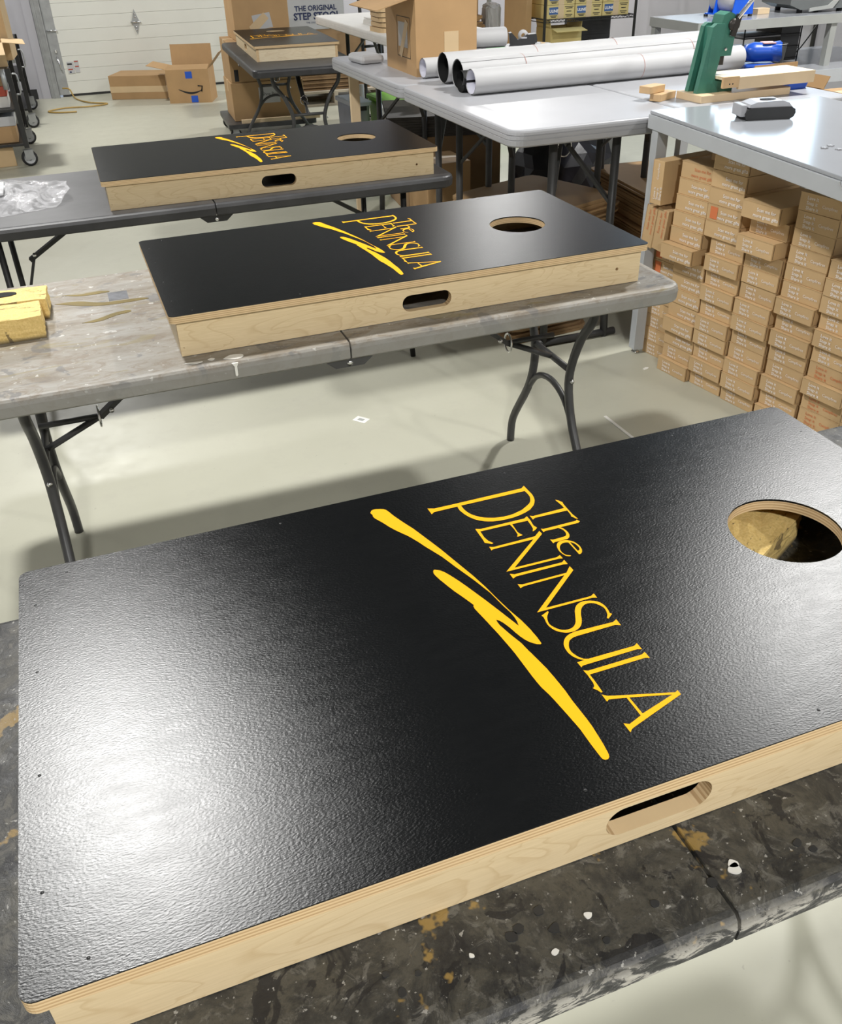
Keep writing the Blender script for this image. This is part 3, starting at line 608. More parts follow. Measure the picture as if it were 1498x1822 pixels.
# litter on the floor
o = tag(B().box(-0.027, 0.027, -0.019, 0.019, 0, 0.0012).obj('paper_tag', 'paint_white', None, (0.988, 2.418, 0), -0.9), 'small white paper tag lying on the open floor', 'paper tag')
B().box(-0.012, 0.012, -0.008, 0.008, 0.0012, 0.0016).obj('print', 'steel_grey', o)
tag(B().box(-0.006, 0.006, -0.12, 0.12, 0, 0.003, 0.001).obj('white_strip', 'paint_white', None, (1.836, 1.96, 0), 0.03), 'thin white strip on the shaded floor by the mailer stacks', 'strip')
tag(B().poly([[(-0.016, -0.006), (0.004, -0.009), (0.016, 0.0), (0.006, 0.008), (-0.012, 0.006)]], XY, 0, 0.002).obj('paper_scrap', 'paint_white', None, (2.20, 2.38, 0), 0.3), 'tiny white scrap on the floor beside the bench leg', 'scrap')

# ================================================================== cartons and their kin
def carton(name, label, loc, rz, sx, sy, sz, mat='cardboard', tape=True, group=None, cat='carton', bev=0.004):
    """closed carton, origin at the middle of its base"""
    t_ = thing(name, label, cat, loc, rz, group)
    B().box(-sx / 2, sx / 2, -sy / 2, sy / 2, 0, sz, bev).obj('carton_body', mat, t_)
    if tape:
        B().box(-sx / 2 - 0.0008, sx / 2 + 0.0008, -0.028, 0.028, sz - 0.09, sz + 0.0008).obj('tape_strip', 'tape_tan', t_)
    return t_
def open_carton(name, label, loc, rz, sx, sy, sz, flaps, mat='cardboard', group=None, th=0.005):
    """open carton: flaps = dict side -> (length, angle from vertical outwards)"""
    t_ = thing(name, label, 'carton', loc, rz, group)
    b = B(); o_ = [(-sx / 2, -sy / 2), (sx / 2, -sy / 2), (sx / 2, sy / 2), (-sx / 2, sy / 2)]
    i_ = [(-sx / 2 + th, -sy / 2 + th), (sx / 2 - th, -sy / 2 + th), (sx / 2 - th, sy / 2 - th), (-sx / 2 + th, sy / 2 - th)]
    b.poly([o_, i_], XY, 0.004, sz); b.box(-sx / 2, sx / 2, -sy / 2, sy / 2, 0, 0.004); b.obj('carton_body', mat, t_)
    for side, (ln, ang) in flaps.items():
        half = (sx if side in 'NS' else sy) / 2 - 0.004; d = {'S': -PI / 2, 'N': PI / 2, 'W': PI, 'E': 0}[side]; off = (sy if side in 'NS' else sx) / 2
        m_ = Matrix.Rotation(d, 4, 'Z') @ Matrix.Translation((off - 0.002, 0, sz)) @ Matrix.Rotation(ang, 4, 'Y')
        B().box(-0.004, 0.0, -half, half, 0, ln, mat=m_).obj('flap', mat, t_)
    return t_

# ------------------------------------------------------------------ grey bench with mailers stacked under it
BZ = 0.945; BR = math.radians(-5)
bench = thing('work_bench', 'light grey steel bench with a glossy white top over the brown mailer stacks', 'bench', (2.235, 2.60, 0), BR)
B().box(0.0, 0.73, -1.62, 0.0, BZ - 0.012, BZ, 0.003).obj('bench_top', 'bench_top', bench)
fr_ = B().box(-0.003, 0.04, -1.62, 0.003, BZ - 0.062, BZ - 0.0125, 0.002).obj('apron', 'steel_light', bench)
B().box(0.04, 0.69, -0.04, 0.003, BZ - 0.062, BZ - 0.0125, 0.002).obj('apron', 'steel_light', bench)
B().box(0.69, 0.733, -1.62, 0.003, BZ - 0.062, BZ - 0.0125, 0.002).obj('apron', 'steel_light', bench)
lm_ = B().box(0, 0.045, -0.045, 0, 0.018, BZ - 0.0625, 0.002).mesh('leg', 'steel_light')
ft_ = B().lathe([(0, 0), (0.017, 0), (0.017, 0.005), (0.006, 0.008), (0.006, 0.018)], seg=10).mesh('levelling_foot', 'chrome')
for (x, y) in ((0.0, -0.03), (0.685, -0.03), (0.0, -1.55), (0.685, -1.55)):
    l_ = put('leg', lm_, bench, (x, y, 0)); put('levelling_foot', ft_, l_, (0.022, -0.022, 0))
B().poly([[(-1.27, 0.895), (-1.255, 0.888), (-1.24, 0.90), (-1.238, 0.918), (-1.25, 0.932), (-1.262, 0.925), (-1.272, 0.912)]], YZ, -0.0045, -0.003).obj('chipped_paint', 'paint_white', bench)
B().poly([[(-1.255, 0.90), (-1.250, 0.903), (-1.247, 0.915), (-1.251, 0.912)]], YZ, -0.0055, -0.0045).obj('chip_mark', 'print_black', bench)
B().tube(smooth([(-0.005, -1.10, 0.935), (-0.006, -1.105, 0.925), (-0.006, -1.12, 0.915)], 4), 0.0012, 5).obj('thread', 'white_paper', bench)
# mailer boxes: local x = width, front face looks to -y
MW, MH, MD = 0.158, 0.0565, 0.27
def mailer_mesh(name, w_, h_, d_):
    b = B(); b.box(-w_ / 2, w_ / 2, 0, d_, 0, h_, 0.0016)
    b.box(-w_ / 2 - 0.0012, w_ / 2 + 0.0012, -0.0012, 0.03, h_ - 0.0008, h_ + 0.0006)
    return b.mesh(name, 'mailer')
mm = mailer_mesh('mailer_body', MW, MH, MD)
sl = B().box(MW / 2, MW / 2 + 0.0008, 0.006, 0.0085, 0.004, MH - 0.003).mesh('side_slot', 'mailer_edge')
share = text_mesh('print_share', 'Love it\nSnap it\nShare it', 0.0155, 'print_white', space=1.0, bold=0.0002)
camp = text_mesh('print_campfires', 'Campfires', 0.0140, 'print_white')
scan = text_mesh('print_scan', 'Scan me for\nmore great gifts', 0.0165, 'print_white', 'CENTER', space=1.15, bold=0.0002)
scan_o = text_mesh('print_scan_orange', 'Scan me for\nmore great gifts', 0.0165, 'print_orange', 'CENTER', space=1.25)
share_o = text_mesh('print_share_orange', 'Love it\nSnap it\nShare it', 0.0155, 'print_orange', space=1.05)
camp_o = text_mesh('print_campfires_orange', 'Campfires', 0.0140, 'print_orange')
patch_o = B().box(-0.017, 0.017, -0.0004, 0.0, 0, 0.042).mesh('orange_patch', 'print_orange')
wash = B().box(-0.008, 0.008, -0.0003, 0.0, 0, 0.036).mesh('orange_wash', 'print_orange')
AX, AY = 2.244, 2.476; DXs, DYs = 0.1567, -0.9876; NXs, NYs = -0.9876, -0.1567; MRZ = math.atan2(DYs, DXs)
def mailer(label, s, z, push, kind, tilt=0.0, rot=None):
    t_ = thing('mailer_box', label, 'mailer box', (AX + DXs * s + NXs * push, AY + DYs * s + NYs * push, z), MRZ + tilt, 'brown mailer boxes stacked under the bench')
    put('mailer_body', mm, t_); put('side_slot', sl, t_)
    if kind == 'share':
        put('print', share, t_, (-0.050, -0.0018, 0.038)); put('print', camp, t_, (0.010, -0.0018, 0.022))
    elif kind == 'scan':
        put('print', scan, t_, (0.026, -0.0018, 0.031))
    elif kind == 'orange':
        put('print', scan_o, t_, (0.026, -0.0018, 0.031))
    elif kind == 'patch':
        put('print', scan, t_, (0.026, -0.0018, 0.031)); put('orange_patch', patch_o, t_, (-0.045, -0.0012, 0.008))
    elif kind == 'worn':
        put('print', share_o, t_, (-0.050, -0.0018, 0.038)); put('print', camp_o, t_, (0.010, -0.0018, 0.022))
    return t_
ORD = ['first', 'second', 'third', 'fourth', 'fifth', 'sixth', 'seventh', 'eighth', 'ninth', 'tenth', 'eleventh', 'twelfth', 'thirteenth', 'fourteenth', 'fifteenth', 'sixteenth']
LOOK = {'share': 'white slogan', 'scan': 'white message', 'orange': 'orange message', 'patch': 'orange patch', 'worn': 'faded print'}
K = {'s': 'share', 'c': 'scan', 'o': 'orange', 'p': 'patch', 'w': 'worn'}
cols = [(0.018, 'sssssppp', 0.0), (0.189, 'ssccccccc' + 'cccco', 0), (0.354, 'sssssssss' + 'scpccc', 0), (0.5225, 'ssssssssss' + 'ssc', 0), (0.70, 'ssssssssss' + 'ssss', 0), (0.872, 'swwswssssss', 0)]
rm_ = random.Random(11)
for ci, (s0, kinds, _) in enumerate(cols):
    z = 0.0
    for ri, kk in enumerate(kinds):
        push = rm_.choice([0, 0.002, 0.004, 0.016, 0.020, 0.002]); tilt = rm_.uniform(-0.012, 0.012); ds = rm_.uniform(-0.002, 0.002)
        if ci == 0: push = -0.054 + push * 0.2
        if ci == 1 and ri == 8: push = 0.05; ds = -0.03
        if ci == 1 and ri > 8: push = 0.02 - 0.004 * (ri - 8); ds = -0.025
        if ci == 2 and ri > 9: ds = -0.03; push = 0.01
        if ci == 3 and ri in (10, 12): push = 0.045; ds = -0.012
        mailer('brown mailer with %s, %s from floor in %s stack from bench leg' % (LOOK[K[kk]], ORD[ri], ORD[ci]), s0 + ds, z, push, K[kk], tilt)
        z += MH + 0.0011
# mailers standing on edge on top of the first stack
for (s, z, lab, kk, ry, h0) in ((-0.045, 0.462, 'brown mailer standing on end on the first stack, leaning beside the bench leg', 'orange', 0.10, 0), (0.016, 0.462, 'brown mailer standing on end on the first stack, touching the second stack', 'orange', 0.10, 0), (0.0, 0.635, 'upright brown mailer at the top corner under the bench, in front of the leg', 'share', 0.0, 0)):
    t_ = thing('mailer_box', lab, 'mailer box', (AX + DXs * s + NXs * (0.03 if z > 0.6 else 0.012), AY + DYs * s + NYs * 0.02, z), MRZ, 'brown mailer boxes stacked under the bench')
    m_ = Matrix.Rotation(ry, 4, 'Y') @ Matrix.Translation((0.0285, 0, 0.079)) @ Matrix.Rotation(-PI / 2, 4, 'Y')
    for nm, me, l3 in (('mailer_body', mm, (0, 0, 0)), ('print', {'orange': scan_o, 'share': share}[kk], (0.026 if kk == 'orange' else -0.06, -0.0018, 0.031)), ('print', camp, (0.012, -0.0018, 0.022))):
        if nm == 'print' and me is camp and kk != 'share': continue
        o = put(nm, me, t_); o.matrix_local = m_ @ Matrix.Translation(l3)
mailer('brown mailer lying flat high under the bench top behind the second stack', 0.215, 0.0576 * 13 + 0.05, -0.09, 'orange', 0.02)
b_ = thing('mailer_box', 'brown mailer supporting the high one behind the second stack', 'mailer box', (AX + DXs * 0.215 + 0.09 * 0.98, AY + DYs * 0.215 + 0.014, 0.749), MRZ, 'brown mailer boxes stacked under the bench'); o = put('mailer_body', mm, b_); o.scale = (1, 1, 0.86)
# row of mailers behind the first stack, seen in its shade
# hole punch on the bench
hp = thing('hole_punch', 'black and silver desktop hole punch on the glossy white bench top', 'hole punch', (2.50, 2.285, BZ), math.radians(-15))
prof = [(-0.085, 0.0), (0.07, 0.0), (0.083, 0.008), (0.088, 0.02), (0.085, 0.032), (0.07, 0.04), (-0.07, 0.04), (-0.085, 0.034), (-0.092, 0.02)]
B().poly([prof], XZ, -0.045, 0.045).obj('punch_body', 'charcoal', hp)
B().poly([[(-0.08, 0.0402), (0.06, 0.0402), (0.078, 0.036), (0.062, 0.052), (0.035, 0.06), (-0.05, 0.058), (-0.075, 0.05)]], XZ, -0.04, 0.04).obj('lever', 'silver_plastic', hp)
B().poly([[(0.022 * math.cos(a) * 1.3, 0.018 * math.sin(a)) for a in [k_ * PI / 10 for k_ in range(20)]]], XY, 0.0592, 0.0612).obj('lever_recess', 'print_black', hp)
B().box(-0.108, -0.086, -0.038, 0.038, 0.012, 0.05, 0.003).obj('paper_guide', 'white_plastic', hp)
# little white plastic bits at the frame edge of the bench
me = B().poly([[(0.012 * math.cos(a) * (1 if i % 2 else 0.45), 0.012 * math.sin(a) * (1 if i % 2 else 0.45)) for i, a in enumerate([k_ * PI / 5 for k_ in range(10)])]], XY, 0, 0.004).mesh('plastic_star', 'white_plastic')
for i, (x, y, lab) in enumerate(((2.335, 1.80, 'small white plastic star at the bench edge, left of the pair'), (2.36, 1.765, 'small white plastic star at the bench edge, right of the pair'), (2.372, 1.815, 'small white plastic star behind the pair at the bench edge'))):
    tag(put('plastic_star', me, None, (x, y, BZ), i * 0.7), lab, 'plastic star', 'white plastic stars on the bench')

# ------------------------------------------------------------------ white tables: rolls, big box, press
WZ = 0.914
def spiral(r0, turns, pitch, seg=28, a0=0.0):
    n = int(seg * turns); return [((r0 + pitch * k / seg) * math.cos(a0 + 2 * PI * k / seg), (r0 + pitch * k / seg) * math.sin(a0 + 2 * PI * k / seg)) for k in range(n + 1)]
def paper_roll(label, p0, p1, r, dark, bands, a0=0.0, core=None):
    p0 = Vector(p0); p1 = Vector(p1); d = p1 - p0; L = d.length; rz = math.atan2(d.y, d.x)
    t_ = thing('paper_roll', label, 'paper roll', p0, rz, 'white paper rolls on the white tables')
    sg = spiral(r - 0.0025, 1.30, 0.002, 30, a0)
    b = B(); n = len(sg)
    for (off, flip) in ((0.0, 0), (0.0012, 1)):
        pts = [((y) * (1 - off / r), (z) * (1 - off / r)) for y, z in sg]
        va = b._v([(0.0, y, r + z) for y, z in pts]); vb = b._v([(L, y, r + z) for y, z in pts])
        for i in range(n - 1): f = b.bm.faces.new((va[i], va[i + 1], vb[i + 1], vb[i])); f.smooth = True
    b.obj('paper_sheet', 'white_paper', t_, recalc=False)
    rc = r - 0.0045
    b = B(); seg = 24
    va = b._v([(0.002, rc * math.cos(2 * PI * k / seg), r + rc * math.sin(2 * PI * k / seg)) for k in range(seg)]); vb = b._v([(L - 0.002, rc * math.cos(2 * PI * k / seg), r + rc * math.sin(2 * PI * k / seg)) for k in range(seg)])
    b.ring(va, vb); b.obj('liner', 'black_liner' if dark else 'paper_inside', t_)
    B().lathe([(0, L * 0.5), (rc * 0.99, L * 0.5)], (0, 0, r), 20, 'X').obj('inner_web', 'black_liner' if dark else 'paper_inside', t_)
    for q in bands:
        B().lathe([(r * 1.004, q * L - 0.0012), (r * 1.012, q * L), (r * 1.004, q * L + 0.0012)], (0, 0, r), 28, 'X').obj('rubber_band', 'red_band', t_)
    return t_
paper_roll('white paper roll with a pale inside, farthest of the four, half hidden', (1.86, 4.0, WZ), (3.05, 4.06, WZ), 0.045, False, (), 2.6)
paper_roll('thick white paper roll with a black inside, second from the big box', (1.885, 3.80, WZ), (3.36, 3.87, WZ), 0.066, True, (0.32, 0.62), 2.2)
paper_roll('thick white paper roll with a black inside, third from the big box', (1.88, 3.61, WZ), (3.33, 3.69, WZ), 0.062, True, (0.22, 0.86), 0.3)
paper_roll('front white paper roll with a rubber band near its middle', (1.868, 3.435, WZ), (3.29, 3.48, WZ), 0.052, False, (0.60, 0.82), 2.4)
# black liner sheet peeking beside the front roll
tag(B().lathe([(0.044, 0.0), (0.044, 0.09), (0.0, 0.09)], (0, 0, 0.044), 24, 'X').obj('paper_roll', 'black_liner', None, (1.858, 3.525, WZ), 0.03), 'black-faced sheet rolled loosely beside the front white roll', 'paper roll')
# the big carton
big = open_carton('open_carton', 'large open cardboard box standing on the white table behind the rolls', (2.01, 4.285, WZ), -0.02, 0.315, 0.47, 0.34, {'W': (0.20, 1.82), 'S': (0.14, 0.35), 'N': (0.2, 1.0), 'E': (0.19, 0.9)})
B().box(-0.012, 0.062, -0.2365, -0.2352, -0.0, 0.19).obj('tape_strip', 'tape_tan', big)
B().box(-0.1588, -0.1576, -0.11, 0.03, 0.115, 0.225).obj('address_label', 'white_paper', big)
B().poly([[(-0.13, 0.225), (-0.09, 0.24), (0.02, 0.08), (-0.02, 0.065)]], YZ, -0.1600, -0.1588).obj('tape_strip', 'tape_tan', big)
B().poly([[(-0.15, 0.07), (0.05, 0.07), (0.05, 0.25), (-0.15, 0.25)], [(-0.147, 0.073), (-0.147, 0.247), (0.047, 0.247), (0.047, 0.073)]], YZ, -0.1582, -0.1575).obj('printed_frame', 'print_black', big)
# tape dispenser, small roll, pen, papers
td = thing('tape_dispenser', 'black desk tape dispenser behind the paper rolls', 'tape dispenser', (2.85, 4.93, WZ), -0.35)
B().poly([[(-0.075, 0), (0.08, 0), (0.082, 0.03), (0.075, 0.062), (0.02, 0.058), (0.0, 0.04), (-0.03, 0.03), (-0.05, 0.05), (-0.07, 0.07), (-0.085, 0.068), (-0.08, 0.03)]], XZ, -0.032, 0.032).obj('dispenser_body', 'charcoal', td)
B().lathe([(0.012, -0.01), (0.03, -0.01), (0.03, 0.01), (0.012, 0.01)], (0.0, 0, 0.052), 18, 'Y').obj('tape_reel', 'white_paper', td)
B().box(-0.012, 0.02, -0.0328, -0.032, 0.038, 0.046).obj('maker_label', 'silver_plastic', td)
t_ = thing('paper_towel', 'short white roll lying behind the green pen', 'paper roll', (2.50, 4.97, WZ), -0.12)
B().lathe([(0.012, 0), (0.05, 0.0), (0.052, 0.004), (0.052, 0.236), (0.05, 0.24), (0.012, 0.24)], (0, 0, 0.052), 24, 'X').obj('towel', 'white_paper', t_)
pn = thing('pen', 'bright green pen lying on papers by the big box', 'pen', (2.60, 4.80, WZ + 0.0075), 0.02)
B().lathe([(0, -0.05), (0.006, -0.05), (0.0065, 0.07), (0.004, 0.085)], (0, 0, 0), 10, 'X').obj('barrel', 'green_pen', pn)
B().lathe([(0.0067, -0.075), (0.006, -0.05), (0.003, -0.09), (0, -0.095)], (0, 0, 0), 10, 'X').obj('tip', 'print_black', pn)
tag(B().box(-0.12, 0.12, -0.09, 0.09, 0, 0.0015).obj('paper_sheet', 'paper_inside', None, (2.62, 4.74, WZ), -0.2), 'pale sheet of paper under the green pen', 'paper')
t_ = thing('tape_reel', 'small white reel standing in front of the tape dispenser', 'reel', (2.865, 4.70, WZ))
B().lathe([(0.014, 0), (0.045, 0), (0.045, 0.03), (0.014, 0.03), (0.014, 0)], seg=20).obj('reel', 'white_paper', t_)
B().lathe([(0.010, 0.0), (0.0135, 0.0), (0.0135, 0.034), (0.010, 0.034), (0.010, 0.0)], seg=14).obj('core', 'tape_tan', t_)
tag(B().box(-0.07, 0.07, -0.1, 0.1, 0, 0.045, 0.02).obj('cushion_wrap', 'white_paper', None, (1.80, 4.72, WZ), 0.1), 'soft white wrap on the table behind the big cardboard box', 'wrap')
# arbor press
pr = thing('arbor_press', 'dark green cast-iron arbor press with a steel lever', 'press', (2.655, 2.87, WZ + 0.028), -0.06)
b = B(); b.poly([[(-0.055, 0), (0.05, 0), (0.028, 0.02), (0.02, 0.06), (0.03, 0.12), (0.035, 0.245), (-0.002, 0.247), (-0.018, 0.235)]], XZ, -0.045, -0.02); b.obj('column', 'green_iron', pr)
b = B(); b.poly([[(-0.055, 0), (0.05, 0), (0.028, 0.02), (0.02, 0.06), (0.03, 0.12), (0.035, 0.245), (-0.002, 0.247), (-0.018, 0.235)]], XZ, 0.02, 0.045); b.obj('column', 'green_iron', pr)
B().box(-0.012, 0.02, -0.02, 0.02, 0.0, 0.235).obj('web', 'green_iron', pr)
B().poly([[(0.02, 0.13), (0.085, 0.13), (0.09, 0.2), (0.07, 0.2), (0.062, 0.235), (0.085, 0.255), (0.08, 0.275), (0.055, 0.285), (0.03, 0.275), (0.022, 0.24)]], XZ, -0.036, 0.036).obj('head', 'green_iron', pr)
B().lathe([(0, 0), (0.006, 0), (0.006, -0.005), (0, -0.005)], (0.055, -0.036, 0.155), 10, 'Y').obj('bolt', 'chrome', pr)
B().box(0.045, 0.07, -0.013, 0.013, 0.095, 0.13).box(0.06, 0.078, -0.012, 0.012, 0.13, 0.26).obj('ram', 'dark_steel', pr)
B().poly([[(0.02, 0.0), (0.11, 0.0), (0.11, 0.028), (0.02, 0.045)]], XZ, -0.04, 0.04).obj('anvil_base', 'green_iron', pr)
B().lathe([(0, 0.045), (0.03, 0.045), (0.034, 0.035), (0.034, 0.02)], (0.05, 0, 0), 18).obj('anvil_plate', 'green_iron', pr)
hb = B().lathe([(0, -0.05), (0.022, -0.05), (0.022, -0.036)], (0.075, 0, 0.24), 14, 'Y').bar((0.072, -0.045, 0.20), (0.092, -0.045, 0.275), 0.012, 0.022).obj('lever_hub', 'dark_steel', pr)
B().tube([(0.085, -0.045, 0.262), (0.235, -0.045, 0.43)], 0.0085, 10).obj('lever', 'chrome', pr)
B().box(-0.02, -0.006, -0.0462, -0.045, 0.09, 0.2).obj('cast_letters', 'green_iron', pr)
tag(B().box(-0.075, 0.37, -0.09, 0.075, 0, 0.028, 0.002).obj('base_board', 'wood_pale', None, (2.655, 2.865, WZ), 0.03), 'pale wooden board under the green press', 'board')
t_ = thing('wooden_jig', 'pale wooden channel laid across the press, over the blue tray', 'wooden jig', (2.655, 2.86, WZ + 0.034), 0)
B().box(0.02, 0.445, -0.105, 0.06, 0.045, 0.056).obj('top_board', 'birch_pale', t_)
B().box(0.075, 0.445, -0.118, -0.1052, 0.012, 0.056).obj('front_rail', 'wood_pale', t_)
o = B().box(0.0, 0.0745, -0.118, -0.1052, 0.02, 0.060).obj('end_block', 'wood_scrap', t_)
for dx in (0.03, 0.045): B().lathe([(0, -0.1186), (0.003, -0.1186), (0.003, -0.118)], (dx, 0, 0.034), 8, 'Y').obj('screw_hole', 'print_black', o)
t_ = thing('tray', 'deep blue plastic tray behind the wooden jig', 'tray', (3.08, 2.93, WZ), 0.05)
out = rrect(-0.12, 0.12, -0.075, 0.075, 0.015, 4)
b = B(); b.poly([[(x * 0.86, y * 0.86) for x, y in out]], XY, 0, 0.004)
va = b._v([(x * 0.86, y * 0.86, 0) for x, y in out]); vb = b._v([(x, y, 0.062) for x, y in out]); vc = b._v([(x * 0.97, y * 0.96, 0.062) for x, y in out]); vd = b._v([(x * 0.83, y * 0.82, 0.005) for x, y in out])
b.ring(va, vb); b.ring(vb, vc); b.ring(vc, vd); b.obj('tray_shell', 'blue_plastic', t_)
b = B()
for k_ in range(len(out)): pass
B().tube([(x, y, 0.062) for x, y in out] + [(out[0][0], out[0][1], 0.062)], 0.004, 6, caps=False).obj('rim', 'blue_plastic', t_)
for i, (x, y, z, rz, sx, sy, lab) in enumerate(((2.515, 2.94, 0, 0.5, 0.13, 0.05, 'short wood offcut flat on the table left of the press'), (2.47, 2.955, 0.028, 0.35, 0.10, 0.055, 'short wood offcut stacked on top of another left of the press'))):
    tag(B().box(-sx / 2, sx / 2, -sy / 2, sy / 2, 0, 0.027, 0.002).obj('wood_offcut', 'wood_scrap', None, (x, y, WZ + z), rz), lab, 'wood offcut', 'offcuts by the press')
# blue bag by the roll ends
b = B(); b.lathe([(0.0, 0), (0.035, 0.01), (0.045, 0.05), (0.04, 0.12), (0.048, 0.17), (0.046, 0.171), (0.036, 0.12)], (0, 0, 0.045), 12, 'X')
for v in b.bm.verts: v.co += Vector((random.uniform(-1, 1), random.uniform(-1, 1), 0)) * 0.006; v.co.z = max(0.0, v.co.z)
t_ = thing('wipes_bag', 'crinkled dark blue bag with a pink label behind the press', 'bag', (3.33, 3.50, 0.70), -0.35)
for c_ in b.bm.verts: c_.co.z += 0.235
b.obj('bag_film', 'blue_plastic', t_)
pm('pink_label', (0.75, 0.38, 0.36), 0.5, 0.3, 40)
B().box(0.08, 0.14, -0.03, 0.03, 0.319, 0.323).obj('bag_label', 'pink_label', t_)
B().box(0.0, 0.16, -0.05, 0.05, 0.0, 0.233, 0.01).obj('bag_bottom', 'blue_plastic', t_)
# kraft stack, sheets on the far white table
me = B().poly([rrect(-0.17, 0.17, -0.13, 0.13, 0.045, 3)], XY, 0, 0.026).mesh('kraft_pad', 'cardboard_light')
for i in range(7):
    tag(put('kraft_pad', me, None, (2.51 + random.uniform(-0.01, 0.01), 6.22 + random.uniform(-0.01, 0.01), WZ + 0.031 * i), random.uniform(-0.06, 0.06)), 'bundled kraft pad, %s from the bottom of its stack on the far table' % ORD[i], 'kraft pad', 'kraft pads on the far white table')
for i in range(4):
    tag(B().box(-0.15, 0.15, -0.17, 0.17, 0, 0.008).obj('printed_sign', 'off_white', None, (2.60 + 0.01 * i, 6.66, WZ + 0.0085 * i), 0.08 * i), 'flat printed sign, %s from the bottom of the pile on the far table' % ORD[i], 'sign', 'printed signs on the far table')
st = tag(B().box(-0.15, 0.15, -0.17, 0.17, 0, 0.008).obj('printed_sign', 'off_white', None, (2.62, 6.66, WZ + 0.035), 0.1), 'top sign of the pile on the far table, with bold black bars', 'sign', 'printed signs on the far table')
for k_ in range(4): B().box(-0.11 + 0.06 * k_, -0.075 + 0.06 * k_, -0.1, 0.0, 0.008, 0.0087).obj('printed_bar', 'print_black', st)

# ------------------------------------------------------------------ under the white tables
t_ = thing('board_stack', 'shrink-wrapped stack of dark boards on a carton under the white tables', 'stack', (2.40, 5.22, 0.455), -0.28)
b = B()
for k_ in range(8): B().box(-0.33 + 0.004 * (k_ % 3), 0.33, -0.32, 0.32 - 0.004 * (k_ % 2), 0.0145 * k_, 0.0145 * k_ + 0.013).obj('board', 'dark_board', t_)
B().box(-0.338, -0.3315, -0.315, 0.325, 0.0, 0.116).obj('wrap_film', 'shrink_wrap', t_)
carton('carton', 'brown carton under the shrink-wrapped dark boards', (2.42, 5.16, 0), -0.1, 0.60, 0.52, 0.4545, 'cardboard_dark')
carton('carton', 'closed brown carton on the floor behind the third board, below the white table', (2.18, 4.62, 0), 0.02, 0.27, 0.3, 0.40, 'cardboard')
# bundles of flattened cartons
def flat_bundle(label, loc, rz, sx, sy, n, mat, seed, th=0.011):
    r_ = random.Random(seed); t_ = thing('flat_carton_bundle', label, 'flattened cartons', loc, rz, 'bundles of flattened cartons')
    for k_ in range(n):
        dx, dy = r_.uniform(-0.02, 0.02), r_.uniform(-0.02, 0.02)
        out = rrect(-sx / 2 + dx, sx / 2 + dx, -sy / 2 + dy, sy / 2 + dy, 0.05, 2)
        B().poly([out], XY, k_ * th, k_ * th + th - 0.001).obj('flat_carton', mat, t_)
    return t_
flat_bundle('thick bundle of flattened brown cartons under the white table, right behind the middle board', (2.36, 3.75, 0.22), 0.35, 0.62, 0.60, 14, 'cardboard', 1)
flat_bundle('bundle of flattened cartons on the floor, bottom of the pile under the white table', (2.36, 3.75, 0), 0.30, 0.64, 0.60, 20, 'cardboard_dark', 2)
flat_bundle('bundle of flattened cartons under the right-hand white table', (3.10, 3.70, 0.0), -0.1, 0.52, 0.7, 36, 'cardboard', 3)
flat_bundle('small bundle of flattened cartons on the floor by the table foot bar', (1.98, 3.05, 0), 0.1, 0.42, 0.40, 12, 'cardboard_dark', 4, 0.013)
# black sack
b = B(); bmesh.ops.create_icosphere(b.bm, subdivisions=3, radius=0.3)
r_ = random.Random(9)
for v in b.bm.verts: v.co = Vector((v.co.x * 1.15, v.co.y * 0.8, max(-0.26, v.co.z * 0.9))) * (1 + r_.uniform(-0.06, 0.06)); v.co.z += 0.26
tag(b.obj('rubbish_sack', 'bag_black', None, (2.95, 4.55, 0), 0.2), 'glossy black sack in the dark under the white tables', 'sack')
# lime totes, pale tote
def tote(label, loc, rz, sx, sy, sz, mat, group=None):
    t_ = thing('storage_tote', label, 'tote', loc, rz, group); out = rrect(-sx / 2, sx / 2, -sy / 2, sy / 2, 0.03, 4)
    b = B(); b.poly([[(x * 0.88, y * 0.88) for x, y in out]], XY, 0, 0.004)
    va = b._v([(x * 0.88, y * 0.88, 0) for x, y in out]); vb = b._v([(x, y, sz) for x, y in out]); vc = b._v([(x * 0.97, y * 0.97, sz) for x, y in out]); vd = b._v([(x * 0.85, y * 0.85, 0.01) for x, y in out])
    b.ring(va, vb); b.ring(vb, vc); b.ring(vc, vd); b.obj('tote_shell', mat, t_)
    B().stack(out, [(sz - 0.03, -0.002), (sz - 0.028, -0.016), (sz - 0.004, -0.016), (sz, -0.004)]).obj('rim', mat, t_)
    return t_
tote('lime green tote on the floor under the far end of the white table', (2.66, 6.55, 0.0), 0.05, 0.42, 0.5, 0.44, 'lime_plastic', 'lime totes')
tote('lime green tote beside the other, under the white tables', (3.13, 6.50, 0.0), -0.05, 0.42, 0.5, 0.38, 'lime_plastic', 'lime totes')
t_ = tote('pale grey tote left of the lime tote', (2.31, 6.75, 0.0), 0.05, 0.14, 0.4, 0.42, 'tote_grey')
B().box(-0.03, 0.03, -0.215, -0.205, 0.36, 0.40).obj('latch', 'print_black', t_)
for (x, y, lab) in ((1.80, 4.98, 'pale wooden batten upright by the white table leg, left of the lime tote'), (2.40, 5.45, 'wider pale wooden batten upright behind the white table fold')):
    wd = 0.028 if x < 2 else 0.055
    tag(B().box(-wd, wd, -0.012, 0.012, 0, 0.846, 0.002).obj('wooden_batten', 'wood_pale', None, (x, y, 0)), lab, 'batten', 'wooden battens')

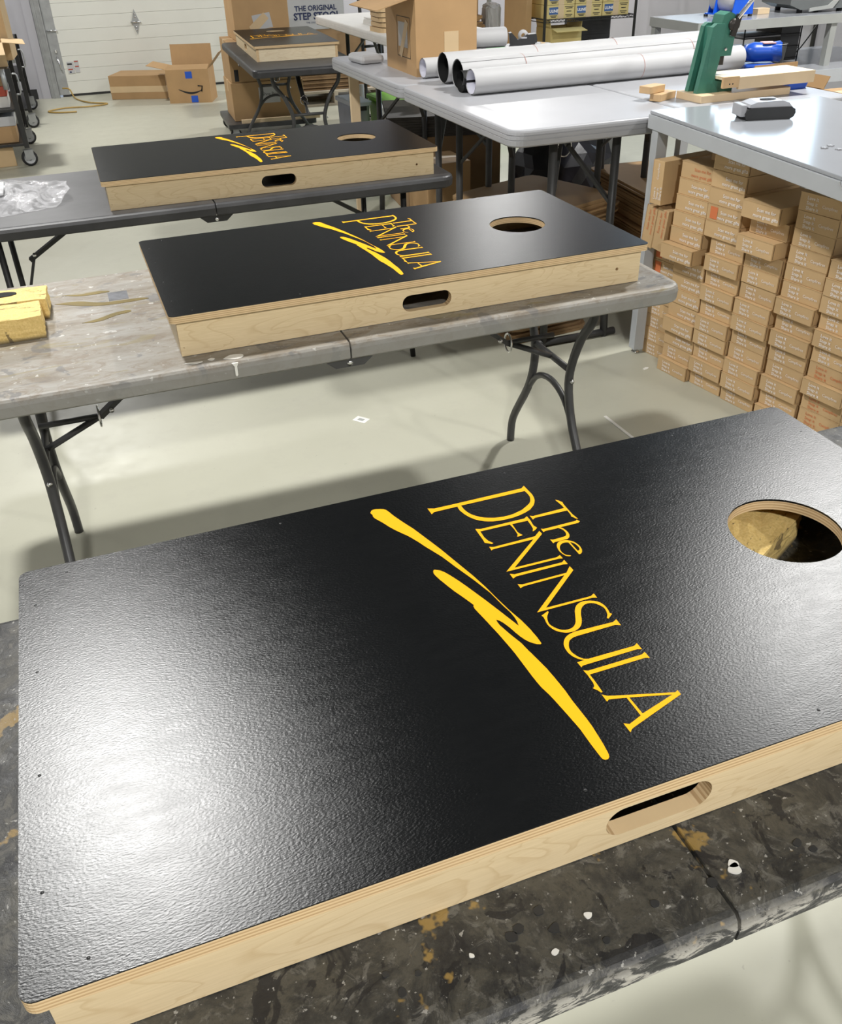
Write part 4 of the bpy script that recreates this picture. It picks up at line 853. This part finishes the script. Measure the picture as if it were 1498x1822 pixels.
# ------------------------------------------------------------------ riser bench and lower bench at the right
LZ, RZ_ = 0.78, 1.05
t_ = thing('work_bench', 'low grey bench with a white top under the steel riser', 'bench', (4.25, 4.45, 0), 0)
B().box(-0.85, 0.85, -0.42, 0.42, LZ - 0.025, LZ, 0.003).obj('bench_top', 'bench_top', t_)
B().box(-0.85, 0.85, -0.425, -0.4205, LZ - 0.07, LZ - 0.002).obj('apron', 'steel_light', t_)
for sx in (-0.8, 0.8):
    for sy in (-0.38, 0.38): B().box(sx - 0.025, sx + 0.025, sy - 0.025, sy + 0.025, 0, LZ - 0.0255).obj('leg', 'steel_light', t_)
t_ = thing('riser_shelf', 'grey steel riser shelf carrying the blue machine and the monitor', 'shelf', (4.30, 4.36, LZ), -0.01)
RH = RZ_ - LZ
B().box(-0.79, 0.79, -0.235, 0.235, RH - 0.006, RH, 0.001).obj('shelf_top', 'bench_top', t_)
B().box(-0.792, 0.792, -0.239, -0.2355, RH - 0.048, RH - 0.001).obj('front_lip', 'steel_grey', t_)
B().box(-0.795, -0.7905, -0.239, 0.239, RH - 0.048, RH - 0.001).obj('side_lip', 'steel_grey', t_)
B().box(0.7905, 0.795, -0.239, 0.239, RH - 0.048, RH - 0.001).obj('side_lip', 'steel_grey', t_)
for (x, y) in ((-0.765, -0.21), (-0.765, 0.21), (0.05, 0.20), (0.13, -0.21), (0.765, 0.21)): B().box(x - 0.02, x + 0.02, y - 0.02, y + 0.02, 0, RH - 0.0065).obj('leg', 'steel_grey', t_)
# blue label dispenser
t_ = thing('label_dispenser', 'bright blue label dispenser holding a white roll, on the riser', 'dispenser', (3.86, 4.36, RZ_), 0.25)
pf = [(-0.09, 0.012), (0.09, 0.012), (0.08, 0.11), (0.05, 0.15), (-0.04, 0.15), (-0.07, 0.11)]
B().poly([pf], XZ, -0.10, -0.094).obj('side_plate', 'blue_paint', t_); B().poly([pf], XZ, 0.03, 0.036).obj('side_plate', 'blue_paint', t_)
B().poly([[(x * 0.85 + 0.02, z) for x, z in pf]], XZ, 0.094, 0.10).obj('side_plate', 'blue_paint', t_)
B().box(-0.088, 0.088, -0.094, 0.094, 0.012, 0.018).obj('base_plate', 'blue_paint', t_)
B().lathe([(0.02, -0.09), (0.07, -0.09), (0.07, 0.088), (0.02, 0.088)], (0, 0, 0.09), 22, 'Y').obj('label_roll', 'white_paper', t_)
for (x, y) in ((-0.08, -0.09), (0.08, -0.09), (-0.08, 0.09), (0.08, 0.09)): B().lathe([(0, 0), (0.012, 0), (0.012, 0.012), (0, 0.012)], (x, y, 0), 10).obj('foot', 'rubber', t_)
# grey screen seen from behind / printer
t_ = thing('label_printer', 'dark grey tilted machine on short feet at the right end of the riser', 'machine', (4.42, 4.37, RZ_), -0.12)
B().poly([[(-0.21, 0.045), (-0.14, 0.018), (0.18, 0.018), (0.22, 0.05), (0.23, 0.16), (-0.215, 0.16)]], XZ, -0.15, 0.15).obj('machine_body', 'monitor_grey', t_)
B().poly([[(-0.09, 0.008), (0.06, 0.02), (0.10, 0.07), (0.08, 0.075), (0.03, 0.035), (-0.09, 0.025)]], XZ, -0.162, -0.1505).obj('hinge_arm', 'steel_grey', t_)
for (x, y) in ((-0.12, -0.11), (0.14, -0.11), (-0.12, 0.11), (0.14, 0.11)): B().lathe([(0, 0), (0.016, 0), (0.016, 0.018)], (x, y, 0), 10).obj('foot', 'rubber', t_)
tag(B().box(-0.045, 0.045, -0.03, 0.03, 0, 0.03, 0.002).obj('wood_offcut', 'wood_pale', None, (4.08, 4.36, RZ_), 0.1), 'small pale wood block on the riser between the blue and grey machines', 'wood offcut')
# wire organiser with trays and a pen cup
t_ = thing('desk_organiser', 'black wire paper organiser standing under the riser', 'organiser', (4.22, 4.50, LZ), -0.02)
W_ = 0.20
for (x, y) in ((-W_, -0.12), (W_, -0.12), (-W_, 0.12), (W_, 0.12)): B().tube([(x, y, 0), (x, y, 0.21)], 0.004, 6).obj('upright', 'leg_black', t_)
for k_, z in enumerate((0.012, 0.075, 0.14, 0.2)):
    tr_ = B().box(-W_, W_, -0.12, 0.12, z - 0.002, z + 0.002).obj('tray', 'leg_black', t_)
    B().tube([(-W_, -0.12, z + 0.012), (W_, -0.12, z + 0.012)], 0.003, 6).obj('tray_wire', 'leg_black', tr_)
    if 0 < k_ < 3: B().box(-W_ + 0.01, W_ - 0.05, -0.115, 0.10, z + 0.0025, z + 0.014).obj('paper_pile', 'white_paper', tr_)
B().box(0.06, W_ - 0.006, -0.118, 0.118, 0.015, 0.195).obj('drawer_block', 'charcoal', t_)
t_ = thing('pen_cup', 'black mesh pen cup in front of the wire organiser', 'cup', (4.10, 4.18, LZ), 0)
B().lathe([(0, 0), (0.038, 0), (0.05, 0.13), (0.047, 0.13), (0.036, 0.004), (0, 0.004)], seg=20).obj('cup', 'charcoal', t_)
B().lathe([(0.051, 0.13), (0.053, 0.133), (0.051, 0.136), (0.047, 0.136), (0.047, 0.13)], seg=20).obj('rim', 'chrome', t_)
tag(B().box(-0.09, 0.09, -0.05, 0.05, 0, 0.024, 0.002).obj('folder', 'blue_plastic', None, (3.87, 4.09, LZ), 0.06), 'blue folder lying flat on the low bench left of the pen cup', 'folder')
tag(B().tube(smooth([(4.60, 4.63, LZ + 0.004), (4.66, 4.64, LZ + 0.03), (4.80, 4.64, 0.98), (4.95, 4.66, 1.16), (5.12, 4.68, 1.6)], 5), 0.0045, 6).obj('power_cable', 'leg_black'), 'thin dark cable slanting up behind the riser shelf', 'cable')
open_carton('open_carton', 'tall open carton standing behind the white bench, right of the press', (3.43, 3.27, 0), 0.06, 0.27, 0.2, 0.84, {'N': (0.10, 0.0), 'E': (0.06, 0.5)}, 'cardboard')
carton('carton', 'plain brown carton at the right frame edge behind the white bench', (3.60, 2.98, 0), -0.1, 0.26, 0.2, 0.86, 'cardboard')

# ------------------------------------------------------------------ wire rack with yellowish cartons at the back right
def text_on(body, size, mat, parent, loc, name='print', align='LEFT', bold=0.0, space=1.0, rot=None):
    return put(name, text_mesh('print_' + body[:6], body, size, mat, align, space=space, bold=bold), parent, loc, rot=rot)
rk = thing('wire_rack', 'black wire shelving rack full of yellowish cartons at the back', 'rack', (5.07, 8.0, 0), 0)
for x in (-0.485, 0.485):
    for y in (0.0, 0.46): B().tube([(x, y, 0), (x, y, 1.9)], 0.0135, 10).obj('post', 'leg_black', rk)
for z in (0.15, 0.46, 0.742, 1.10):
    sh = B().poly([[(-0.485, -0.008), (0.485, -0.008), (0.485, 0.468), (-0.485, 0.468)], [(-0.475, 0.002), (-0.475, 0.458), (0.475, 0.458), (0.475, 0.002)]], XY, z - 0.03, z - 0.024).poly([[(-0.485, -0.008), (0.485, -0.008), (0.485, 0.468), (-0.485, 0.468)], [(-0.475, 0.002), (-0.475, 0.458), (0.475, 0.458), (0.475, 0.002)]], XY, z - 0.006, z).obj('shelf_frame', 'leg_black', rk)
    b = B()
    for k_ in range(40): b.box(-0.475 + k_ * 0.0244 - 0.0015, -0.475 + k_ * 0.0244 + 0.0015, 0, 0.46, z - 0.004, z)
    for k_ in range(24):
        xa = -0.475 + k_ * 0.0396; b.bar((xa, -0.004, z - 0.025), (xa + 0.02, -0.004, z - 0.005), 0.003, 0.003); b.bar((xa + 0.02, -0.004, z - 0.005), (xa + 0.0396, -0.004, z - 0.025), 0.003, 0.003)
    o = b.obj('shelf_wires', 'leg_black', sh); o['kind'] = 'stuff'
um = text_mesh('print_uline', 'ULINE', 0.034, 'print_white', 'CENTER', bold=0.0008)
bx_ = B().box(-0.143, 0.143, 0, 0.40, 0, 0.112, 0.003).mesh('carton_body', 'uline_box'); ub = B().box(-0.048, 0.048, -0.001, 0, -0.03, 0.03).mesh('blue_block', 'uline_blue')
tp = B().box(-0.03, 0.03, -0.0016, 0.401, 0.0, 0.1135).mesh('tape_strip', 'tape_tan')
pl_ = {q: B().box(-q / 2, q / 2, -0.0004, 0, -0.003, 0.003).mesh('print_line', 'print_black') for q in (0.05, 0.07, 0.075, 0.09)}
for row in range(2):
    for i in range(3):
        c_ = thing('supply_carton', 'yellowish carton with blue name block, %s from left in the rack\'s %s row' % (ORD[i], 'bottom' if row == 0 else 'upper'), 'carton', (4.755 + 0.293 * i, 8.01, 0.742 + 0.114 * row), 0, 'supply cartons on the rack')
        put('carton_body', bx_, c_); put('tape_strip', tp, c_)
        k_ = put('blue_block', ub, c_, (-0.075, -0.0005, 0.066)); put('print', um, k_, (0, -0.0016, -0.012))
        for_ = [(-0.075, 0.026, 0.07), (-0.075, 0.016, 0.05), (0.085, 0.096, 0.09), (0.085, 0.084, 0.07), (0.085, 0.058, 0.05), (0.085, 0.030, 0.075), (0.085, 0.018, 0.05)]
        for (px, pz, pw) in for_: put('print_line', pl_[pw], c_, (px, -0.0012, pz))
oc = open_carton('open_carton', 'yellowish open carton with plastic bags on the lower rack shelf', (4.83, 8.17, 0.46), 0.0, 0.33, 0.30, 0.20, {'S': (0.12, 1.75), 'W': (0.10, 0.2), 'E': (0.05, 0.1)}, 'uline_box')
b = B(); bmesh.ops.create_icosphere(b.bm, subdivisions=2, radius=0.1)
for v in b.bm.verts: v.co *= 1 + random.uniform(-0.18, 0.18); v.co.z = max(-0.06, v.co.z * 0.9)
tag(b.obj('plastic_bag', 'clear_film', None, (4.84, 8.15, 0.53)), 'crumpled clear bag inside the open yellowish carton', 'bag')
b = B(); b.box(-0.2, 0.2, -0.17, 0.17, 0, 0.05, 0.02); bmesh.ops.subdivide_edges(b.bm, edges=b.bm.edges[:], cuts=3, use_grid_fill=True)
for v in b.bm.verts: v.co += Vector((random.uniform(-1, 1), random.uniform(-1, 1), random.uniform(0, 1))) * 0.012
t_ = thing('plastic_bag', 'flat silvery plastic bag with a dark blue patch on the lower rack shelf', 'bag', (5.32, 8.17, 0.46)); b.obj('film', 'shrink_wrap', t_)
B().box(-0.06, 0.03, -0.06, 0.0, 0.06, 0.066).obj('blue_patch', 'print_navy', t_)
tag(B().box(-0.2, 0.2, -0.1, 0.1, 0, 0.2, 0.004).obj('dark_carton', 'charcoal', None, (5.25, 8.37, 0.515)), 'dark carton deep in the lower rack shelf', 'carton')
# grey post shelving with flattened cartons, left of the rack
sh = thing('shelving_unit', 'grey post shelving with flat brown cartons left of the wire rack', 'shelving', (4.20, 8.62, 0))
for x in (-0.36, 0.32):
    for y in (0.0, 0.5): B().box(x - 0.018, x + 0.018, y - 0.018, y + 0.018, 0, 1.9).obj('post', 'steel_grey', sh)
for z in (0.2, 0.55, 1.05): B().box(-0.35, 0.31, 0.02, 0.48, z - 0.02, z).obj('shelf_board', 'wood_pale', sh)
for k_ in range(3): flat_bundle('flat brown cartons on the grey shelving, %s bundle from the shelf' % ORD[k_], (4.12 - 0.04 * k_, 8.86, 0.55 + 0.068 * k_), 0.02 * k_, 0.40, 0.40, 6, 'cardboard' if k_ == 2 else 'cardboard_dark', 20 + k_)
carton('carton', 'brown carton on top of the flat bundles on the grey shelving', (4.05, 8.9, 0.754), 0.05, 0.34, 0.36, 0.26, 'cardboard')
b = B(); b.box(-0.075, 0.075, -0.1, 0.1, 0, 0.30, 0.05); bmesh.ops.subdivide_edges(b.bm, edges=b.bm.edges[:], cuts=2, use_grid_fill=True)
for v in b.bm.verts: v.co += Vector((random.uniform(-1, 1), random.uniform(-1, 1), 0)) * 0.008
tag(b.obj('padded_bag', 'white_paper', None, (4.40, 8.80, 0.55)), 'plump white padded bag standing on the grey shelving', 'bag')
tag(B().box(-0.03, 0.03, -0.2, 0.2, 0, 1.1, 0.003).obj('cardboard_sheet', 'cardboard', None, (4.475, 8.35, 0), 0.1), 'tall cardboard sheet standing by the grey shelving post', 'cardboard')
# outlet on the right wall
t_ = thing('wall_outlet', 'pale outlet box on the right wall behind the riser', 'outlet', (5.985, 6.25, 0.83), 0)
B().box(-0.03, 0.012, -0.035, 0.035, 0, 0.11, 0.004).obj('plate', 'off_white', t_); B().box(-0.045, -0.0305, -0.02, 0.02, 0.03, 0.06, 0.003).obj('plug', 'leg_black', t_)
tag(B().tube([(5.97, 6.0, 0.3), (5.97, 6.0, 1.6)], 0.018, 8).obj('conduit', 'leg_black'), 'dark vertical conduit on the right wall beside the outlet', 'conduit')

# ------------------------------------------------------------------ back left: cartons by the garage door
am = open_carton('open_carton', 'open carton with a curved black arrow and blue tape by the garage door', (1.545, 10.16, 0), -0.33, 0.44, 0.36, 0.32, {'N': (0.2, 0.15), 'W': (0.2, 1.35), 'E': (0.2, 0.75), 'S': (0.14, -1.35)}, 'cardboard')
ar = []
for k_ in range(13):
    u = k_ / 12; ar.append((-0.11 + 0.24 * u, 0.13 - 0.045 * math.sin(PI * u * 0.92)))
up = [(x, z + 0.006 + 0.014 * math.sin(PI * k_ / 12)) for k_, (x, z) in enumerate(ar)]
ag = B().poly([ar + up[::-1]], XZ, -0.1812, -0.1802).obj('printed_arrow', 'print_black', am)
B().tube([(0.095, -0.181, 0.165), (0.14, -0.181, 0.16), (0.128, -0.181, 0.11)], 0.007, 5).obj('arrow_head', 'print_black', ag)
for (x, za, zb) in ((0.015, 0.235, 0.30), (0.045, 0.005, 0.07)): B().box(x - 0.035, x + 0.035, -0.1815, -0.1803, za, zb).obj('blue_tape', 'tape_blue', am)
fc = carton('carton', 'long low brown carton left of the open carton, by the garage door', (1.10, 10.72, 0), -0.42, 0.62, 0.42, 0.235, 'cardboard', tape=False)
B().box(-0.3108, 0.3108, -0.211, -0.18, 0.07, 0.13).obj('tape_strip', 'tape_tan', fc)
# yellow air line on the floor
tag(B().tube(smooth([(0.25, 11.06, 0.10), (0.32, 11.02, 0.09), (0.36, 10.9, 0.012), (0.48, 10.55, 0.01), (0.66, 10.36, 0.01), (0.50, 10.27, 0.01), (0.22, 10.30, 0.01), (0.06, 10.17, 0.01), (0.15, 10.05, 0.01), (0.33, 10.0, 0.01)], 6), 0.0075, 8).obj('air_hose', 'cord_yellow'), 'thin yellow hose looping on the floor by the garage door', 'hose')
# dolly with the tall carton stack
dl = thing('dolly', 'low black platform dolly under the carton stack', 'dolly', (1.90, 8.12, 0), -0.07)
B().poly([rrect(-0.38, 0.38, -0.40, 0.36, 0.03, 4)], XY, 0.10, 0.135).obj('deck', 'black_plastic', dl)
def caster(parent, loc, r=0.05, mat='rubber', rz=0.0):
    c_ = B().lathe([(0, -0.014), (r * 0.5, -0.016), (r, -0.014), (r, 0.014), (r * 0.5, 0.016), (0, 0.014)], (0, 0, r), 16, 'Y').obj('wheel', mat, parent, loc, rz)
    B().lathe([(r * 0.78, -0.0165), (r * 0.78, -0.0145), (r * 0.3, -0.019)], (0, 0, r), 16, 'Y').obj('hub', 'wheel_grey', c_)
    B().box(-r * 0.55, r * 0.55, -0.024, -0.019, r * 0.8, r * 2.05).box(-r * 0.55, r * 0.55, 0.019, 0.024, r * 0.8, r * 2.05).box(-r * 0.6, r * 0.6, -0.024, 0.024, r * 2.0, r * 2.06).obj('fork', 'galvanised', c_)
    return c_
for (x, y) in ((-0.32, -0.33), (0.32, -0.33), (-0.32, 0.30), (0.32, 0.30)): caster(dl, (x, y, 0), 0.047)
tag(B().box(-0.34, 0.34, -0.015, 0.015, 0, 0.03, 0.002).obj('wooden_batten', 'wood_pale', None, (1.95, 7.755, 0.135), -0.07), 'pale wooden batten along the front of the dolly', 'batten')
c1 = carton('carton', 'brown carton with a white label, bottom of the stack on the dolly', (1.90, 8.13, 0.136), -0.06, 0.62, 0.52, 0.30, 'cardboard')
B().box(-0.08, 0.10, -0.2615, -0.2602, 0.13, 0.255).obj('white_label', 'white_paper', c1); text_on('Shoe Box', 0.035, 'print_black', c1, (-0.05, -0.262, 0.19))
c2 = carton('carton', 'brown carton second from the bottom on the dolly, behind the far board', (1.90, 8.13, 0.437), -0.05, 0.60, 0.50, 0.31, 'cardboard')
B().box(-0.27, -0.235, -0.2515, -0.2502, 0.01, 0.10).obj('printed_mark', 'print_black', c2)
c3 = carton('carton', 'brown carton with a white label and crooked tan tape, top of the dolly stack', (1.91, 8.13, 0.748), -0.04, 0.46, 0.48, 0.42, 'cardboard')
B().poly([[(-0.08, 0.18), (0.07, 0.20), (0.09, 0.09), (-0.06, 0.07)]], XZ, -0.2415, -0.2402).obj('white_label', 'white_paper', c3)
B().poly([[(-0.11, 0.10), (0.02, 0.20), (0.06, 0.155), (-0.07, 0.045)]], XZ, -0.2428, -0.2416).obj('tape_strip', 'tape_tan', c3)
# pallet with flattened cartons and the white stool box
pl = thing('pallet', 'grey wooden pallet on the floor under the white stool box', 'pallet', (2.86, 9.55, 0), -0.08)
for k_ in range(7): B().box(-0.55, 0.55, -0.48 + 0.147 * k_, -0.48 + 0.147 * k_ + 0.09, 0.118, 0.138).obj('deck_slat', 'pallet_wood', pl)
for x in (-0.53, -0.02, 0.49): B().box(x, x + 0.04, -0.48, 0.49, 0.02, 0.1178).obj('stringer', 'pallet_wood', pl)
for k_ in range(3): B().box(-0.55, 0.55, -0.48 + 0.44 * k_, -0.39 + 0.44 * k_, 0, 0.0198).obj('bottom_slat', 'pallet_wood', pl)
flat_bundle('large bundle of brown cardboard on the grey pallet', (2.86, 9.5, 0.139), -0.08, 0.80, 0.7, 16, 'cardboard_dark', 31, 0.0125)
carton('carton', 'dark brown carton on the pallet below the white stool box', (2.84, 9.52, 0.34), -0.06, 0.76, 0.6, 0.335, 'cardboard_dark')
wb = carton('stool_box', 'white box printed THE ORIGINAL STEP STOOL above the pallet', (2.68, 9.50, 0.676), -0.03, 0.66, 0.56, 0.36, 'white_paper', tape=False, cat='box')
text_on('THE ORIGINAL', 0.062, 'print_navy', wb, (-0.165, -0.282, 0.165), bold=0.002); text_on('STEP STOOL', 0.084, 'print_navy', wb, (-0.18, -0.282, 0.09), bold=0.003); text_on('THE ORIGINAL STEP STOOL', 0.022, 'print_navy', wb, (-0.06, -0.282, 0.055))
# dark folded stool / trolley between the tables
t_ = thing('hand_trolley', 'dark folded trolley with a grey tube behind the black table', 'trolley', (2.98, 8.25, 0), 0.2)
for q in (-0.1, 0.1):
    B().tube(smooth([(q, 0, 0.02), (q, 0.02, 0.5), (q, 0.05, 0.95), (q, 0.1, 1.02)], 3), 0.016, 8).obj('frame_tube', 'leg_black', t_)
    caster(t_, (q * 1.5, 0.04, 0), 0.075)
B().box(-0.12, 0.12, -0.14, 0.0, 0.02, 0.035).obj('toe_plate', 'leg_black', t_)
for z in (0.3, 0.6, 0.85): B().tube([(-0.1, 0.03, z), (0.1, 0.03, z)], 0.012, 8).obj('crossbar', 'leg_black', t_)
B().tube([(-0.16, -0.02, 0.0), (-0.16, -0.02, 0.30)], 0.022, 10).obj('grey_tube', 'steel_grey', t_)
# ------------------------------------------------------------------ carts at the far left
def cart(label, y0, y1, xr, wd):
    t_ = thing('stock_cart', label, 'cart', (xr - wd / 2, (y0 + y1) / 2, 0), 0, 'black stock carts at the far left'); L = y1 - y0; W2 = wd / 2
    for sx in (-1, 1):
        for sy in (-1, 1):
            B().box(sx * W2 - 0.018, sx * W2 + 0.018, sy * L / 2 - 0.018, sy * L / 2 + 0.018, 0.135, 0.70).obj('post', 'leg_black', t_)
            c_ = caster(t_, (sx * W2, sy * L / 2, 0), 0.06, 'rubber', 0.2)
    for z in (0.17, 0.42, 0.70):
        B().box(-W2, W2, -L / 2, L / 2, z - 0.02, z, 0.002).obj('shelf', 'leg_black', t_)
    B().tube(smooth([(W2 + 0.02, -L / 2, 0.66), (W2 + 0.055, -L / 2, 0.65), (W2 + 0.055, -L / 2, 0.53), (W2 + 0.02, -L / 2, 0.52)], 3), 0.007, 6).obj('handle', 'galvanised', t_)
    B().tube([(W2 - 0.04, -L / 2 - 0.025, 0.56), (W2 - 0.04, -L / 2 - 0.025, 0.70)], 0.02, 8).obj('latch_tube', 'galvanised', t_)
    return t_
cart('black stock cart with paper and cartons, nearest at the left frame edge', 7.62, 8.55, -0.13, 0.75)
cart('black stock cart close to the garage door, behind the nearer cart', 9.35, 10.45, -0.09, 0.75)
for i, (x, y, z, sx, sy, sz, mat, lab) in enumerate(((-0.36, 7.85, 0.171, 0.36, 0.34, 0.12, 'cardboard', 'brown carton on the lowest shelf of the nearest cart'), (-0.34, 7.84, 0.292, 0.34, 0.32, 0.07, 'white_paper', 'white packet above the brown carton on the nearest cart'),
     (-0.36, 7.86, 0.421, 0.36, 0.30, 0.08, 'off_white', 'off-white packet on the middle shelf of the nearest cart'), (-0.35, 7.85, 0.502, 0.34, 0.30, 0.07, 'print_red', 'dark red packet on the middle shelf of the nearest cart'), (-0.36, 7.85, 0.573, 0.36, 0.30, 0.075, 'cardboard_dark', 'dark brown carton squeezed under the top shelf of the nearest cart'))):
    carton('packet', lab, (x, y, z), 0.0, sx, sy, sz, mat, tape=False, cat='packet')
carton('carton', 'brown carton on the floor under the nearest cart', (-0.42, 7.80, 0), 0.1, 0.34, 0.3, 0.145, 'cardboard_light', tape=False)
op = open_carton('open_carton', 'tan carton with a drooping flap on top of the nearest cart', (-0.36, 7.92, 0.701), 0.05, 0.46, 0.40, 0.16, {'S': (0.2, 1.9), 'E': (0.16, 1.7)}, 'cardboard_light')
carton('carton', 'tall tan carton standing on the nearest cart behind the drooping flap', (-0.30, 8.34, 0.701), -0.08, 0.46, 0.38, 0.60, 'cardboard_light')
carton('carton', 'brown carton on the far cart by the wall', (-0.40, 9.9, 0.701), 0.02, 0.6, 0.7, 0.5, 'cardboard')
